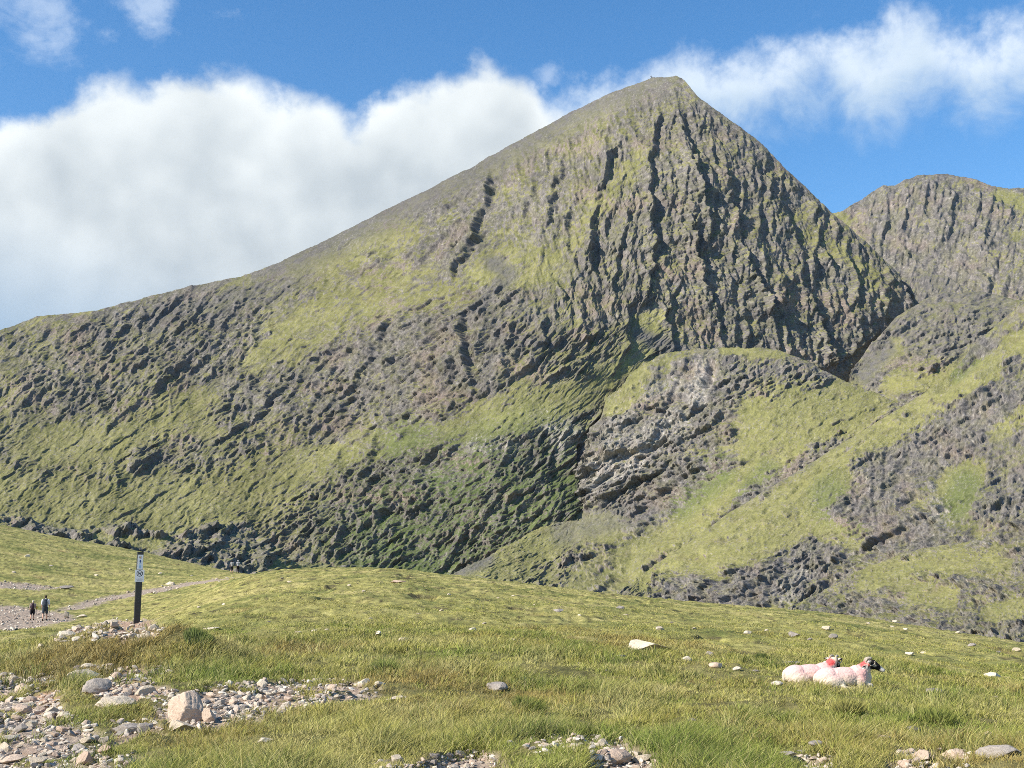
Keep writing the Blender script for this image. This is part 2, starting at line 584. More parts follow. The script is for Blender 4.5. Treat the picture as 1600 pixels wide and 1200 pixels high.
def colour(X, Y, N1, thr, green=None, lush=None, pale=None, scree=None, seed=0, dark=None, soft=0.055, rock=None, bright=None):
    n1 = fbm(X / 34, Y / 24, 4, seed + 5); n2 = fbm(X / 9, Y / 6, 3, seed + 9); n3 = pn(X / 2.6, Y / 2.0, seed + 13)
    g = sm(-soft, soft, N1[..., 2] - thr + 0.10 * n1 + 0.07 * n2 + 0.05 * n3)
    if rock is not None: g = g * (1 - rock * (0.12 + 0.80 * sm(0.15, -0.15, N1[..., 2] - thr - 0.16 + 0.10 * n2)))
    gc = lerp(GRASS + 0 * X[..., None], GRASS2, sm(-0.35, 0.45, n1 + 0.7 * n2))
    if bright is not None: gc = lerp(gc, np.array([0.245, 0.236, 0.086]), 0.6 * bright)
    gc = lerp(gc, np.array([0.150, 0.128, 0.066]), 0.35 * sm(0.1, 0.5, fbm(X / 26, Y / 15, 3, seed + 51)))
    if lush is not None: gc = lerp(gc, LUSH, lush)
    rc = lerp(ROCKD + 0 * X[..., None], ROCK, sm(-0.6, 0.4, n2 + 0.6 * n1))
    rc = lerp(rc, ROCK * np.array([1.12, 1.0, 0.94]), sm(0.0, 0.6, fbm(X / 80, Y / 50, 2, seed + 21)))
    rc = lerp(rc, GRASS * 0.85, 0.35 * sm(-0.25, 0.45, fbm(X / 18, Y / 14, 3, seed + 23)))
    sp = sm(0.52, 0.75, pn(X / 5.0, Y / 3.5, seed + 17) + 0.4 * n2)
    if pale is not None: rc = lerp(rc, PALE, np.clip(pale * (0.4 + 0.9 * sp + 0.4 * n3), 0, 1))
    rc = lerp(rc, PALE, 0.35 * sp)
    if dark is not None: rc = lerp(rc, ROCKD * 0.8, dark)
    n4 = pn(X / 1.5, Y / 1.2, seed + 41); n5 = pn(X / 3.6, Y / 2.4, seed + 43)
    rc = rc * (1 + 0.42 * n4 + 0.30 * n5)[..., None]
    gc = gc * (1 + 0.16 * n4 + 0.16 * n5 + 0.12 * n2)[..., None]
    g = np.clip(g - 0.75 * sm(0.40, 0.62, n5 + 0.35 * n4 + 0.35 * n2) * (1 - 0.5 * g * 0), 0, 1)
    c = lerp(rc, gc, g)
    if scree is not None:
        sc = SCREE * (1 + 0.25 * n3 + 0.15 * n2)[..., None]
        c = lerp(c, sc, np.clip(scree * (0.9 + 0.5 * n2), 0, 1))
    # fallen stones lying in the grass
    st = sm(0.50, 0.62, pn(X / 2.4 + 31, Y / 1.7, seed + 27)) * sm(-0.3, 0.5, fbm(X / 60, Y / 40, 2, seed + 31))
    c = lerp(c, PALE * 0.85, 0.55 * st)
    return c


# --- the main peak with its long left shoulder
A_TOP = [(-260, 575), (-100, 545), (0, 517), (28, 507), (60, 494), (92, 491), (150, 487), (190, 474), (240, 461), (300, 448), (375, 433), (440, 408),
         (500, 379), (560, 350), (620, 319), (680, 290), (740, 259), (800, 225), (860, 193), (900, 171), (950, 147), (1000, 128), (1018, 122), (1040, 121),
         (1057, 119), (1070, 127), (1090, 150), (1130, 180), (1180, 216), (1210, 246), (1240, 276), (1280, 313), (1303, 335), (1320, 350),
         (1345, 372), (1400, 424), (1420, 445), (1433, 470), (1440, 500), (1470, 580), (1530, 660)]
A_BASE = [(-260, 900), (500, 905), (700, 905), (860, 870), (920, 800), (1000, 640), (1060, 600), (1200, 600), (1300, 625), (1340, 640), (1440, 640), (1530, 690)]
A_R = tps([(-200, 860, 830), (-200, 560, 1420), (0, 850, 820), (0, 700, 1060), (0, 520, 1420), (200, 860, 800), (200, 700, 1030), (200, 475, 1440),
           (400, 880, 780), (400, 700, 1000), (400, 560, 1230), (400, 425, 1490), (600, 890, 760), (600, 750, 880), (600, 600, 1050),
           (600, 450, 1270), (600, 330, 1500), (750, 890, 760), (750, 700, 860), (750, 550, 1010), (750, 430, 1160), (750, 255, 1470),
           (900, 800, 800), (900, 650, 905), (900, 550, 1000), (900, 400, 1150), (900, 250, 1330), (900, 172, 1480), (1050, 560, 1060),
           (1050, 400, 1165), (1050, 250, 1290), (1050, 120, 1440), (1200, 570, 1120), (1200, 400, 1225), (1200, 240, 1370),
           (1300, 580, 1170), (1300, 450, 1245), (1300, 333, 1350), (1430, 470, 1320), (1340, 575, 1200), (1440, 620, 1330), (1530, 660, 1420)])
# gullies: points, half width in pixels, depth in metres
A_GULLY = [([(905, 690), (912, 760)], 7, 12), ([(1408, 425), (1418, 455), (1432, 475)], 7, 14)]
# ribs: a long ramp on the sunny left, broken off on the right; points, width of the ramp in pixels, height in metres
A_RIB = [([(766, 288), (757, 318), (750, 345), (740, 380), (722, 405), (706, 425)], 17, 19), ([(720, 505), (728, 545), (741, 602)], 26, 17), ([(612, 505), (562, 590), (512, 650)], 26, 9), ([(330, 520), (290, 570), (235, 620)], 24, 7), ([(470, 560), (420, 620)], 24, 7),
         ([(1062, 195), (1080, 235), (1088, 285), (1098, 330), (1104, 365)], 26, 22), ([(1028, 190), (1016, 250), (1014, 320), (1022, 390), (1004, 465)], 22, 17),
         ([(962, 230), (942, 285), (926, 350), (920, 420)], 20, 15), ([(1078, 340), (1084, 395), (1098, 440), (1112, 475)], 20, 19), ([(1130, 280), (1146, 340), (1160, 395), (1178, 440), (1200, 485)], 22, 18),
         ([(1112, 490), (1130, 548)], 16, 8), ([(880, 258), (866, 300), (860, 345)], 16, 11), ([(1222, 325), (1246, 375), (1275, 425)], 18, 8), ([(1322, 405), (1336, 440), (1328, 485)], 14, 8),
         ([(1250, 440), (1282, 500), (1298, 565)], 20, 15), ([(944, 330), (905, 430), (878, 470)], 15, 8), ([(980, 500), (976, 552)], 14, 8), ([(1202, 495), (1212, 560)], 14, 8),
         ([(1058, 440), (1038, 500), (1048, 545)], 15, 8), ([(990, 300), (972, 380), (958, 450)], 14, 8), ([(900, 300), (884, 350)], 12, 7), ([(1180, 260), (1215, 320)], 14, 6), ([(1275, 380), (1300, 420)], 12, 6),
         ([(1340, 500), (1350, 550)], 14, 7), ([(1385, 440), (1378, 500)], 14, 7), ([(830, 300), (815, 345)], 12, 6), ([(800, 520), (790, 575)], 14, 8), ([(850, 500), (845, 560)], 14, 7), ([(905, 480), (915, 540)], 14, 8),
         ([(640, 520), (600, 580)], 14, 7), ([(590, 680), (570, 740)], 12, 7), ([(985, 520), (960, 575)], 12, 7), ([(680, 560), (660, 610)], 14, 8)]


def a_zone(X, Y):
    """0 on the left shoulder with slanting beds, 1 on the face of upright ribs"""
    return sm(-90, 90, X - 800 - 0.25 * (Y - 400) + 40 * fbm(X / 120, Y / 120, 2, 77)) * (1 - sm(490, 535, Y) * sm(1080, 1020, X - 0.35 * (Y - 520)))


def a_relief(X, Y):
    z = a_zone(X, Y)
    # where rock is exposed and where turf covers it
    grassy = np.zeros(X.shape, np.float32)
    for pts, w in (([(420, 545), (520, 492), (640, 452), (760, 432), (860, 415)], 30), ([(1000, 520), (965, 575), (860, 618), (740, 648), (600, 690), (450, 735), (300, 775)], 22),
                   ([(0, 800), (150, 790), (330, 800), (440, 770)], 40), ([(60, 700), (200, 690), (330, 640)], 24), ([(640, 365), (560, 395), (470, 425)], 16),
                   ([(1250, 350), (1340, 420), (1380, 460)], 14), ([(900, 380), (930, 330), (1000, 250)], 12), ([(880, 590), (960, 540)], 20)):
        grassy = np.maximum(grassy, stroke(X, Y, pts, w, w * 1.1))
    crag = np.zeros(X.shape, np.float32)
    for pts, w in (([(500, 640), (560, 560), (640, 510)], 38), ([(680, 600), (730, 540), (800, 505)], 45), ([(900, 570), (960, 530)], 32), ([(300, 560), (380, 520)], 30),
                   ([(750, 300), (735, 370), (715, 400)], 20), ([(870, 270), (850, 350)], 16), ([(420, 850), (520, 800), (620, 760)], 40), ([(120, 560), (200, 500), (280, 465)], 26), ([(60, 600), (160, 620)], 25), ([(850, 720), (920, 680)], 30),
                   ([(350, 640), (440, 600)], 26), ([(220, 720), (290, 680)], 18), ([(620, 640), (700, 600)], 24)):
        crag = np.maximum(crag, stroke(X, Y, pts, w, w * 0.9))
    summit = sm(62, 0, Y - np.interp(X, [q[0] for q in A_TOP], [q[1] for q in A_TOP])) * sm(1085, 1030, X) * sm(330, 480, X)
    apron = stroke(X, Y, [(1016, 508), (990, 556), (935, 606), (850, 638), (760, 660)], 15, 24)
    n = fbm(X / 70, Y / 55, 4, 180)
    rocky = sm(-0.60, 0.70, n + 0.15 + 0.8 * crag - 0.60 * grassy + 0.45 * z)
    rocky = np.clip(rocky * (1 - 0.8 * summit) * (1 - 0.85 * apron), 0, 1)
    A = np.radians
    ang_l = A(36)
    l1, m1 = ledges(X, Y, ang_l, 36, 700, 0.16, 0.05, 2.6, 0.45); l2, m2 = ledges(X, Y, A(31), 16, 720, 0.22, 0.0, 2.6, 0.45); l3, m3 = ledges(X, Y, A(40), 6.5, 740, 0.3, -0.05, 2.4, 0.5)
    pl = sm(-0.3, 0.4, fbm(X / 80, Y / 50, 3, 895))
    left = (0.12 + 0.40 * pl) * l1 + (0.12 + 0.26 * sm(-0.3, 0.4, fbm(X / 60, Y / 45, 3, 897))) * l2 + 0.36 * l3
    X0 = X; X = X + 34 * fbm(X / 130, Y / 150, 3, 755)
    f1, q1 = ledges(X, Y, A(99), 47, 760, 0.14, 0.12, 1.8, 0.45); f2, q2 = ledges(X, Y, A(95), 17, 780, 0.20, 0.0, 2.0, 0.3); f3, q3 = ledges(X, Y, A(101), 7.5, 800, 0.28, -0.05, 2.0, 0.35)
    g1, r1 = ledges(X, Y, A(24), 30, 820, 0.25, 0.1); g2, r2 = ledges(X, Y, A(18), 11, 840, 0.3, 0.0)
    X = X0
    patch = sm(-0.35, 0.45, fbm(X / 55, Y / 70, 3, 890))
    face = 0.30 * f1 + (0.04 + 0.20 * patch) * f2 + (0.10 + 0.20 * patch) * f3 + 0.26 * g1 + 0.24 * g2
    mf = multi(X + 6 * fbm(X / 20, Y / 20, 2, 871), Y, A(60), 46, 20, 860, 5)
    mff = multi(X + 6 * fbm(X / 20, Y / 20, 2, 873), Y, A(96), 60, 20, 880, 5)
    oh, ork = outcrops(X, Y, math.radians(36), 250, np.clip(0.40 - 0.20 * grassy + 0.2 * crag - 0.3 * summit, 0.05, 1), 3.6, (11, 5.5, 3.2))
    def chip(ang, seed):
        u, v = rot(X + 5 * fbm(X / 18, Y / 18, 2, seed), -(Y + 5 * fbm(X / 18 + 5, Y / 18, 2, seed + 3)), A(ang))
        a1, e1 = facets(u / 34, v / 8.5, seed + 5, 1.1, bias=0.5); a2, e2 = facets(u / 13, v / 3.4, seed + 6, 1.1, bias=0.5)
        return a1 * 2.6 * np.clip(e1 * 6, 0, 1) + a2 * 1.5 * np.clip(e2 * 6, 0, 1)
    chips = (chip(36, 900) * (1 - z) + (0.5 * chip(112, 920) + 0.45 * chip(78, 930)) * z) * (1 - 0.25 * summit)
    bare = (0.26 + 0.74 * rocky) * (1 - 0.75 * apron) * (1 - 0.62 * summit)
    h = (left * (1 - z) + 0.72 * face * z) * 0.60 * bare + chips * (0.35 + 0.65 * bare) + (mf * 4.0 * (1 - z) + mff * 3.4 * z) * bare + 0.30 * oh * (1 - 0.6 * z)
    h = h + fbm(X / 150, Y / 120, 3, 190) * 9 * (1 - summit)
    for pts, w, d in A_GULLY:
        xs = [p[0] for p in pts]; ys = [p[1] for p in pts]
        m = (X > min(xs) - 40) & (X < max(xs) + 40) & (Y > min(ys) - 40) & (Y < max(ys) + 40)
        wx = X[m] + 6 * fbm(X[m] / 30, Y[m] / 26, 3, 201) + 2 * pn(X[m] / 9, Y[m] / 7, 207)
        dd, at = seg_dist(wx, Y[m], pts)
        side = np.clip(1 - dd / (w * (1.15 + 0.9 * fbm(X[m] / 14, Y[m] / 22, 3, 209))), 0, 1) * sm(0, 0.15, at + 0.03) * sm(1.0, 0.8, at - 0.03)
        h[m] = h[m] * (1 - 0.8 * sm(0.1, 0.6, side)) - d * sm(0, 1, side)
    for q, (pts, w, d) in enumerate(A_RIB):
        xs = [p[0] for p in pts]; ys = [p[1] for p in pts]
        m = (X > min(xs) - 4 * w) & (X < max(xs) + 40) & (Y > min(ys) - 30) & (Y < max(ys) + 30)
        wx = X[m] + 12 * fbm(X[m] / 34, Y[m] / 24, 4, 221)
        lx = np.interp(Y[m], ys, xs)
        sd = wx - lx
        ends = sm(min(ys) - 25, min(ys) + 12, Y[m]) * sm(max(ys) + 25, max(ys) - 12, Y[m])
        tall = 0.72 * d * (0.85 + 0.5 * pn(Y[m] / 44 + q * 7.7, Y[m] * 0 + 0.5, 229)) * (1 + 0.42 * fbm(Y[m] / 7 + X[m] / 40, X[m] / 9 + q, 3, 235))
        h[m] = h[m] + tall * ends * np.where(sd < 0, np.exp(np.minimum(sd, 0) / w), np.clip(1 - sd / (5.0 + 2.5 * pn(X[m] / 7, Y[m] / 6, 233)), 0, 1)) - 0.25 * tall * ends * np.exp(-((sd - 9) / 7) ** 2)
    h = h + 0.35 * fbm(X / 4.5, Y / 3.5, 3, 210) * (0.6 + 1.2 * rocky)
    return h, (grassy, crag, summit, z, rocky, ork, apron)


def a_paint(X, Y, N1, h, info):
    grassy, crag, summit, z, rocky, ork, apron = info
    lush = np.maximum(stroke(X, Y, [(620, 840), (720, 800), (830, 770)], 90, 90), 0.7 * stroke(X, Y, [(640, 700), (700, 740)], 40, 40))
    pale = np.maximum(stroke(X, Y, [(860, 650), (890, 700)], 16, 16), 0.8 * stroke(X, Y, [(745, 690), (800, 700)], 12, 12))
    crest = sm(46, 8, Y - np.interp(X, [q[0] for q in A_TOP], [q[1] for q in A_TOP])) * sm(520, 420, X)
    thr = 0.675 + 0.06 * crag - 0.11 * grassy - 0.06 * z + 0.08 * crest - 0.22 * apron - 0.14 * lush + 0.04 * rocky - 0.06 * sm(700, 840, Y)
    scree = np.maximum(0.85 * summit, np.maximum(0.9 * stroke(X, Y, [(1000, 522), (1030, 540), (1060, 548)], 9, 8), 0.8 * stroke(X, Y, [(770, 412), (800, 430), (770, 455), (750, 480)], 9, 10)))
    scree = np.maximum(scree, 0.5 * stroke(X, Y, [(250, 500), (380, 470), (480, 420)], 16, 16))
    c = colour(X, Y, N1, thr, lush=lush * 0.85, pale=pale, scree=scree, seed=300, rock=ork, bright=np.maximum(0.6 * grassy, apron))
    heath_shade = 0.86 + 0.10 * z + 0.22 * fbm(X / 110, Y / 60, 3, 330) + 0.10 * apron       # darker heather and paler sward patches, over painted cloud-like shade eased on the face
    return c * heath_shade[..., None]


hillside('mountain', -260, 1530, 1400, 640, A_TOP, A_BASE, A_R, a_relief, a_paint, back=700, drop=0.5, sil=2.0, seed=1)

# --- the rounded peak behind on the right
B_TOP = [(1120, 520), (1200, 440), (1260, 375), (1300, 335), (1318, 329), (1345, 311), (1362, 300), (1380, 291), (1398, 290), (1415, 281), (1432, 275), (1480, 272),
         (1520, 279), (1550, 290), (1580, 296), (1600, 295), (1700, 285), (1900, 330)]
B_R = tps([(1200, 600, 1650), (1300, 340, 2050), (1400, 600, 1600), (1400, 450, 1850), (1480, 272, 2200), (1600, 600, 1550), (1600, 440, 1800), (1600, 297, 2200), (1850, 600, 1550), (1850, 300, 2250)])


def generic_relief(ang, size, mpp, seed, rocky_fn, broad=6.0, cross=0.2, boss=0.42, run=1.3):
    """ang: run of the beds; size: pixels of the middle beds; mpp: metres a pixel spans there"""
    def f(X, Y):
        A = np.radians
        rk = rocky_fn(X, Y)
        l1, m1 = ledges(X, Y, A(ang), size * 2.5, seed, 0.2, 0.0, run, 0.4); l2, m2 = ledges(X, Y, A(ang - 5), size, seed + 20, 0.25, -0.05, run, 0.4); l3, m3 = ledges(X, Y, A(ang + 6), size * 0.45, seed + 40, 0.3, -0.05, run, 0.4)
        c1, n1 = ledges(X, Y, A(ang + 68), size * 1.7, seed + 60, 0.25, 0.1); c2, n2 = ledges(X, Y, A(ang + 75), size * 0.7, seed + 80, 0.3, 0.0)
        mf = multi(X + 6 * fbm(X / 20, Y / 20, 2, seed + 51), Y, A(ang + 20), size * 3, size * 1.5, seed + 53, 5)
        u, v = rot(X + 5 * fbm(X / 18, Y / 18, 2, seed + 91), -(Y + 5 * fbm(X / 18 + 5, Y / 18, 2, seed + 93)), A(ang))
        a1, e1 = facets(u / (size * 1.7), v / (size * 0.7), seed + 95, 1.1, bias=0.5); a2, e2 = facets(u / (size * 0.65), v / (size * 0.28), seed + 96, 1.1, bias=0.5)
        chips = (a1 * 3.2 * np.clip(e1 * 6, 0, 1) + a2 * 1.8 * np.clip(e2 * 6, 0, 1)) * size / 12
        oh, ork = outcrops(X, Y, A(ang), seed + 100, np.clip(0.18 + 0.35 * rk, 0, 1), 2.0, (size, size * 0.5, size * 0.28))
        h = mpp * ((0.42 * l1 + 0.46 * l2 + 0.42 * l3 + cross * (c1 + c2)) * (0.22 + 0.78 * rk) + chips * (0.25 + 0.75 * rk) + size * 0.30 * mf * (0.2 + 0.8 * rk) + boss * oh)
        h = h + broad * fbm(X / 140, Y / 110, 3, seed + 62) + 0.35 * mpp * fbm(X / 4.5, Y / 3.5, 3, seed + 63) * (0.6 + rk)
        return h, (rk, ork)
    return f


def generic_paint(thr0, seed, grass_strokes=(), rock_strokes=(), lush=(), pale=(), scree=(), soft=0.055):
    def f(X, Y, N1, h, info):
        rk, ork = info
        def mx(lst):
            o = np.zeros(X.shape, np.float32)
            for pts, w, *s in lst: o = np.maximum(o, (s[0] if s else 1.0) * stroke(X, Y, pts, w, w))
            return o
        thr = thr0 + 0.08 * rk - 0.30 * mx(grass_strokes) + 0.16 * mx(rock_strokes)
        return colour(X, Y, N1, thr, lush=mx(lush), pale=mx(pale), scree=mx(scree), seed=seed, soft=soft, rock=ork, bright=mx(grass_strokes))
    return f


def rocky_of(seed, bias, grass=(), rock=(), sx=60, sy=45):
    def f(X, Y):
        n = fbm(X / sx, Y / sy, 4, seed) + bias + 0.75 * fbm(X / 17, Y / 10, 3, seed + 3)
        for pts, w, *s in grass: n = n - 0.75 * stroke(X, Y, pts, w, w)
        for pts, w, *s in rock: n = n + 0.6 * stroke(X, Y, pts, w, w)
        return sm(-0.55, 0.60, n)
    return f


b_gr = [([(1310, 340), (1345, 400), (1400, 450)], 10), ([(1560, 305), (1600, 318)], 8)]
hillside('rear_peak', 1120, 1900, 560, 300, B_TOP, [(1120, 640), (1900, 640)], B_R,
         generic_relief(80, 13, 0.62, 1400, rocky_of(401, 0.35, b_gr), broad=16, cross=0.5, boss=0.7, run=1.0), generic_paint(0.74, 410, b_gr), back=700, sil=2.0, seed=5)

# --- the pale humps between the two peaks and the right slope
C_TOP = [(1290, 640), (1325, 600), (1338, 570), (1360, 540), (1382, 518), (1400, 496), (1418, 484), (1436, 474), (1460, 474), (1478, 470), (1500, 474), (1530, 478), (1560, 482), (1600, 490), (1800, 480)]
C_R = tps([(1340, 575, 1130), (1340, 640, 1040), (1436, 474, 1290), (1436, 560, 1120), (1500, 640, 1000), (1500, 470, 1290), (1600, 490, 1260), (1600, 600, 1060), (1780, 480, 1260), (1780, 600, 1060)])
c_gr = [([(1345, 590), (1400, 540)], 10), ([(1480, 590), (1540, 560)], 16), ([(1400, 600), (1460, 600)], 14)]
hillside('rock_hump', 1290, 1800, 420, 190, C_TOP, [(1290, 660), (1800, 660)], C_R,
         generic_relief(20, 11, 0.7, 1450, rocky_of(451, 0.30, c_gr), broad=5), generic_paint(0.72, 460, c_gr, scree=[([(1350, 585), (1385, 545)], 12, 0.9), ([(1420, 500), (1560, 520)], 40, 0.35)]),
         back=140, drop=0.8, sil=1.5, seed=8)
C2_TOP = [(1380, 520), (1440, 470), (1475, 456), (1500, 460), (1530, 455), (1560, 462), (1590, 470), (1800, 450)]
C2_R = tps([(1400, 520, 1400), (1475, 458, 1500), (1600, 520, 1380), (1600, 465, 1500), (1800, 450, 1500)])
hillside('rock_saddle', 1380, 1800, 260, 80, C2_TOP, [(1380, 540), (1800, 540)], C2_R,
         generic_relief(25, 10, 0.5, 1470, rocky_of(471, 0.35), broad=3), generic_paint(0.68, 480, scree=[([(1450, 470), (1560, 475)], 20, 0.5)]), back=140, drop=0.8, sil=1.5, seed=9)
# brown knoll further back, above the saddle
C3_TOP = [(1380, 470), (1410, 437), (1450, 428), (1480, 432), (1510, 450), (1560, 470)]
C3_R = tps([(1390, 480, 1560), (1450, 430, 1620), (1540, 480, 1560)])
hillside('rock_knoll', 1380, 1560, 160, 60, C3_TOP, [(1380, 500), (1560, 500)], C3_R,
         generic_relief(70, 10, 0.5, 1490, rocky_of(491, 0.3), broad=3), generic_paint(0.66, 495, scree=[([(1430, 440), (1480, 450)], 20, 0.5)]), back=120, drop=0.8, sil=1.0, seed=10)

# --- the spur in the middle: a turfed dome over broken cliffs, with a cone of scree at its foot
D_TOP = [(600, 925), (640, 915), (700, 898), (716, 892), (760, 870), (800, 850), (840, 826), (880, 801), (893, 770), (903, 724), (914, 712), (922, 668), (938, 655), (948, 622), (972, 606), (984, 583), (1008, 570), (1035, 556), (1062, 549),
         (1090, 547), (1130, 543), (1165, 546), (1200, 545), (1230, 552), (1262, 566), (1300, 585), (1330, 601), (1365, 612), (1400, 631), (1440, 660), (1480, 700), (1560, 780)]
D_R = tps([(620, 930, 620), (720, 900, 640), (800, 920, 600), (800, 850, 730), (880, 880, 690), (880, 801, 810), (905, 720, 845), (930, 760, 815), (962, 600, 950), (1000, 920, 580), (1000, 790, 790), (1000, 690, 845), (1000, 574, 985),
           (1130, 900, 600), (1130, 730, 790), (1130, 640, 865), (1130, 580, 925), (1130, 545, 1010), (1262, 800, 690), (1262, 700, 790), (1262, 566, 970), (1400, 720, 740), (1400, 632, 900), (1500, 720, 750), (1560, 790, 700)])
d_gr = [([(720, 900), (800, 865), (880, 820), (950, 820)], 22), ([(1130, 548), (1220, 556)], 5), ([(1200, 640), (1290, 650), (1340, 640)], 34), ([(1120, 770), (1060, 840), (1000, 890)], 26),
        ([(1180, 690), (1240, 660)], 24), ([(960, 640), (1000, 590)], 12), ([(1240, 700), (1150, 760)], 14)]
d_rk = [([(950, 750), (1010, 680), (1100, 620)], 46), ([(900, 700), (960, 680)], 26), ([(1080, 590), (1110, 570)], 22), ([(1150, 590), (1280, 590)], 18), ([(1170, 790), (1240, 735), (1310, 695)], 18), ([(1120, 560), (1180, 600), (1230, 640)], 14), ([(1000, 790), (1080, 750)], 30), ([(1330, 600), (1400, 625)], 12), ([(1200, 552), (1300, 588)], 8), ([(1400, 648), (1290, 715), (1200, 780), (1100, 842), (1000, 908)], 8)]
D_GUL = [([(1112, 572), (1104, 600)], 7, 12), ([(1250, 600), (1300, 565)], 4, 5), ([(1000, 720), (1040, 690)], 5, 7), ([(1060, 600), (1040, 650)], 5, 5)]
_d0 = generic_relief(24, 13, 0.62, 1500, rocky_of(501, -0.05, d_gr, d_rk), broad=7, boss=0.7)
def d_relief(X, Y):
    h, rk = _d0(X, Y)
    h = h + 5 * stroke(X, Y, [(1165, 775), (1090, 835), (1010, 893)], 12, 24)
    for pts, w, d in D_GUL:
        h = h - d * stroke(X, Y, pts, w * 0.6, w)
    return h, rk
hillside('spur_hill', 600, 1560, 860, 330, D_TOP, [(600, 945), (1000, 945), (1300, 930), (1560, 880)], D_R, d_relief,
         generic_paint(0.66, 510, d_gr, d_rk, lush=[([(1060, 780), (1120, 740)], 24, 0.6), ([(1200, 740), (1170, 780)], 16, 0.5)],
                       pale=[([(1100, 580), (1090, 625)], 12), ([(930, 745), (990, 720)], 18, 0.9), ([(1000, 700), (1060, 660)], 16, 0.7), ([(960, 690), (970, 640)], 14, 0.7), ([(1010, 620), (1060, 600)], 10, 0.5)],
                       scree=[([(880, 830), (960, 810), (1010, 800)], 18, 0.6), ([(720, 893), (760, 875)], 10, 0.8)]), back=160, drop=0.9, sil=3.2, seed=12)

# --- the right slope with its long grass ramp
E_TOP = [(940, 945), (980, 915), (1000, 903), (1050, 868), (1090, 838), (1130, 808), (1165, 786), (1200, 765), (1250, 735), (1300, 703), (1350, 672), (1400, 642), (1440, 618), (1462, 602), (1478, 590),
         (1500, 566), (1520, 540), (1545, 516), (1570, 497), (1600, 474), (1700, 400), (1900, 300)]
E_R = tps([(960, 960, 480), (1000, 905, 590), (1000, 950, 500), (1130, 810, 660), (1130, 900, 540), (1130, 960, 470), (1200, 766, 690), (1200, 850, 580), (1200, 960, 450), (1300, 704, 740), (1300, 800, 620),
           (1300, 900, 510), (1300, 960, 440), (1400, 642, 800), (1400, 750, 660), (1400, 860, 520), (1500, 566, 870), (1500, 700, 700), (1500, 800, 560), (1500, 900, 450), (1600, 475, 970), (1600, 600, 800),
           (1600, 760, 600), (1600, 900, 430), (1850, 330, 1050), (1850, 600, 760), (1850, 900, 420)])
e_gr = [([(1545, 580), (1450, 640), (1350, 700), (1250, 780), (1120, 850), (1010, 905)], 20), ([(1300, 760), (1200, 830), (1120, 880)], 24), ([(1600, 530), (1560, 560), (1520, 600)], 14), ([(1500, 790), (1520, 740), (1490, 760)], 18), ([(1560, 680), (1600, 650)], 12),
        ([(1290, 830), (1340, 840)], 14)]
e_rk = [([(1040, 920), (1130, 925), (1230, 900), (1290, 870)], 28), ([(1380, 740), (1450, 690), (1560, 640)], 40), ([(1330, 800), (1400, 760)], 26), ([(1360, 830), (1440, 840)], 26), ([(1560, 790), (1600, 770)], 26), ([(1540, 540), (1580, 560)], 14)]
_e0 = generic_relief(29, 12, 0.50, 1550, rocky_of(551, 0.05, e_gr, e_rk), broad=4.5, boss=0.8, run=2.0)
def e_relief(X, Y):
    h, rk = _e0(X, Y)
    h = h + 6 * stroke(X, Y, [(1545, 588), (1450, 648), (1350, 708), (1250, 785), (1130, 855), (1000, 905)], 10, 30)
    h = h - 10 * stroke(X, Y, [(1476, 600), (1520, 552), (1550, 520)], 10, 14)
    gl = [(1410, 650), (1330, 705), (1250, 765), (1170, 825), (1090, 880), (1010, 930)]
    h = h - 4 * stroke(X + 9 * fbm(X / 26, Y / 26, 3, 1590), Y + 9 * fbm(X / 26 + 5, Y / 26, 3, 1593), gl, 3, 7) * sm(-0.4, 0.3, fbm(X / 30, Y / 30, 2, 1597))
    return h, rk
hillside('right_slope', 940, 1900, 800, 360, E_TOP, [(940, 985), (1200, 985), (1900, 1000)], E_R, e_relief,
         generic_paint(0.74, 560, e_gr, e_rk, lush=[([(1300, 780), (1340, 800)], 26, 0.5), ([(1510, 760), (1500, 790)], 22, 0.6), ([(1500, 580), (1530, 540)], 14, 0.5)],
                       pale=[([(1470, 770), (1480, 810)], 12, 0.7), ([(1230, 930), (1250, 900)], 12, 0.5)], scree=[([(1560, 700), (1600, 720)], 20, 0.3)]), back=200, drop=0.7, sil=1.6, seed=14)

# --- the boulder slope nearest on the right
F_TOP = [(1130, 1010), (1200, 975), (1243, 945), (1290, 922), (1335, 896), (1375, 878), (1420, 862), (1470, 852), (1520, 846), (1560, 828), (1600, 800), (1700, 760), (1900, 700)]
F_R = tps([(1200, 980, 360), (1243, 950, 390), (1340, 900, 420), (1340, 990, 330), (1460, 856, 440), (1460, 960, 330), (1600, 810, 450), (1600, 900, 360), (1600, 1000, 280), (1850, 720, 470), (1850, 1000, 270)])
f_gr = [([(1360, 905), (1450, 880), (1560, 880)], 16), ([(1440, 930), (1480, 935)], 16), ([(1560, 960), (1600, 950)], 14)]
hillside('boulder_slope', 1130, 1900, 760, 230, F_TOP, [(1130, 1030), (1900, 1040)], F_R,
         generic_relief(16, 13, 0.34, 1600, rocky_of(601, 0.22, f_gr, sx=40, sy=22), broad=2.0, boss=1.3),
         generic_paint(0.80, 610, f_gr), back=60, drop=0.8, sil=2.2, seed=16)

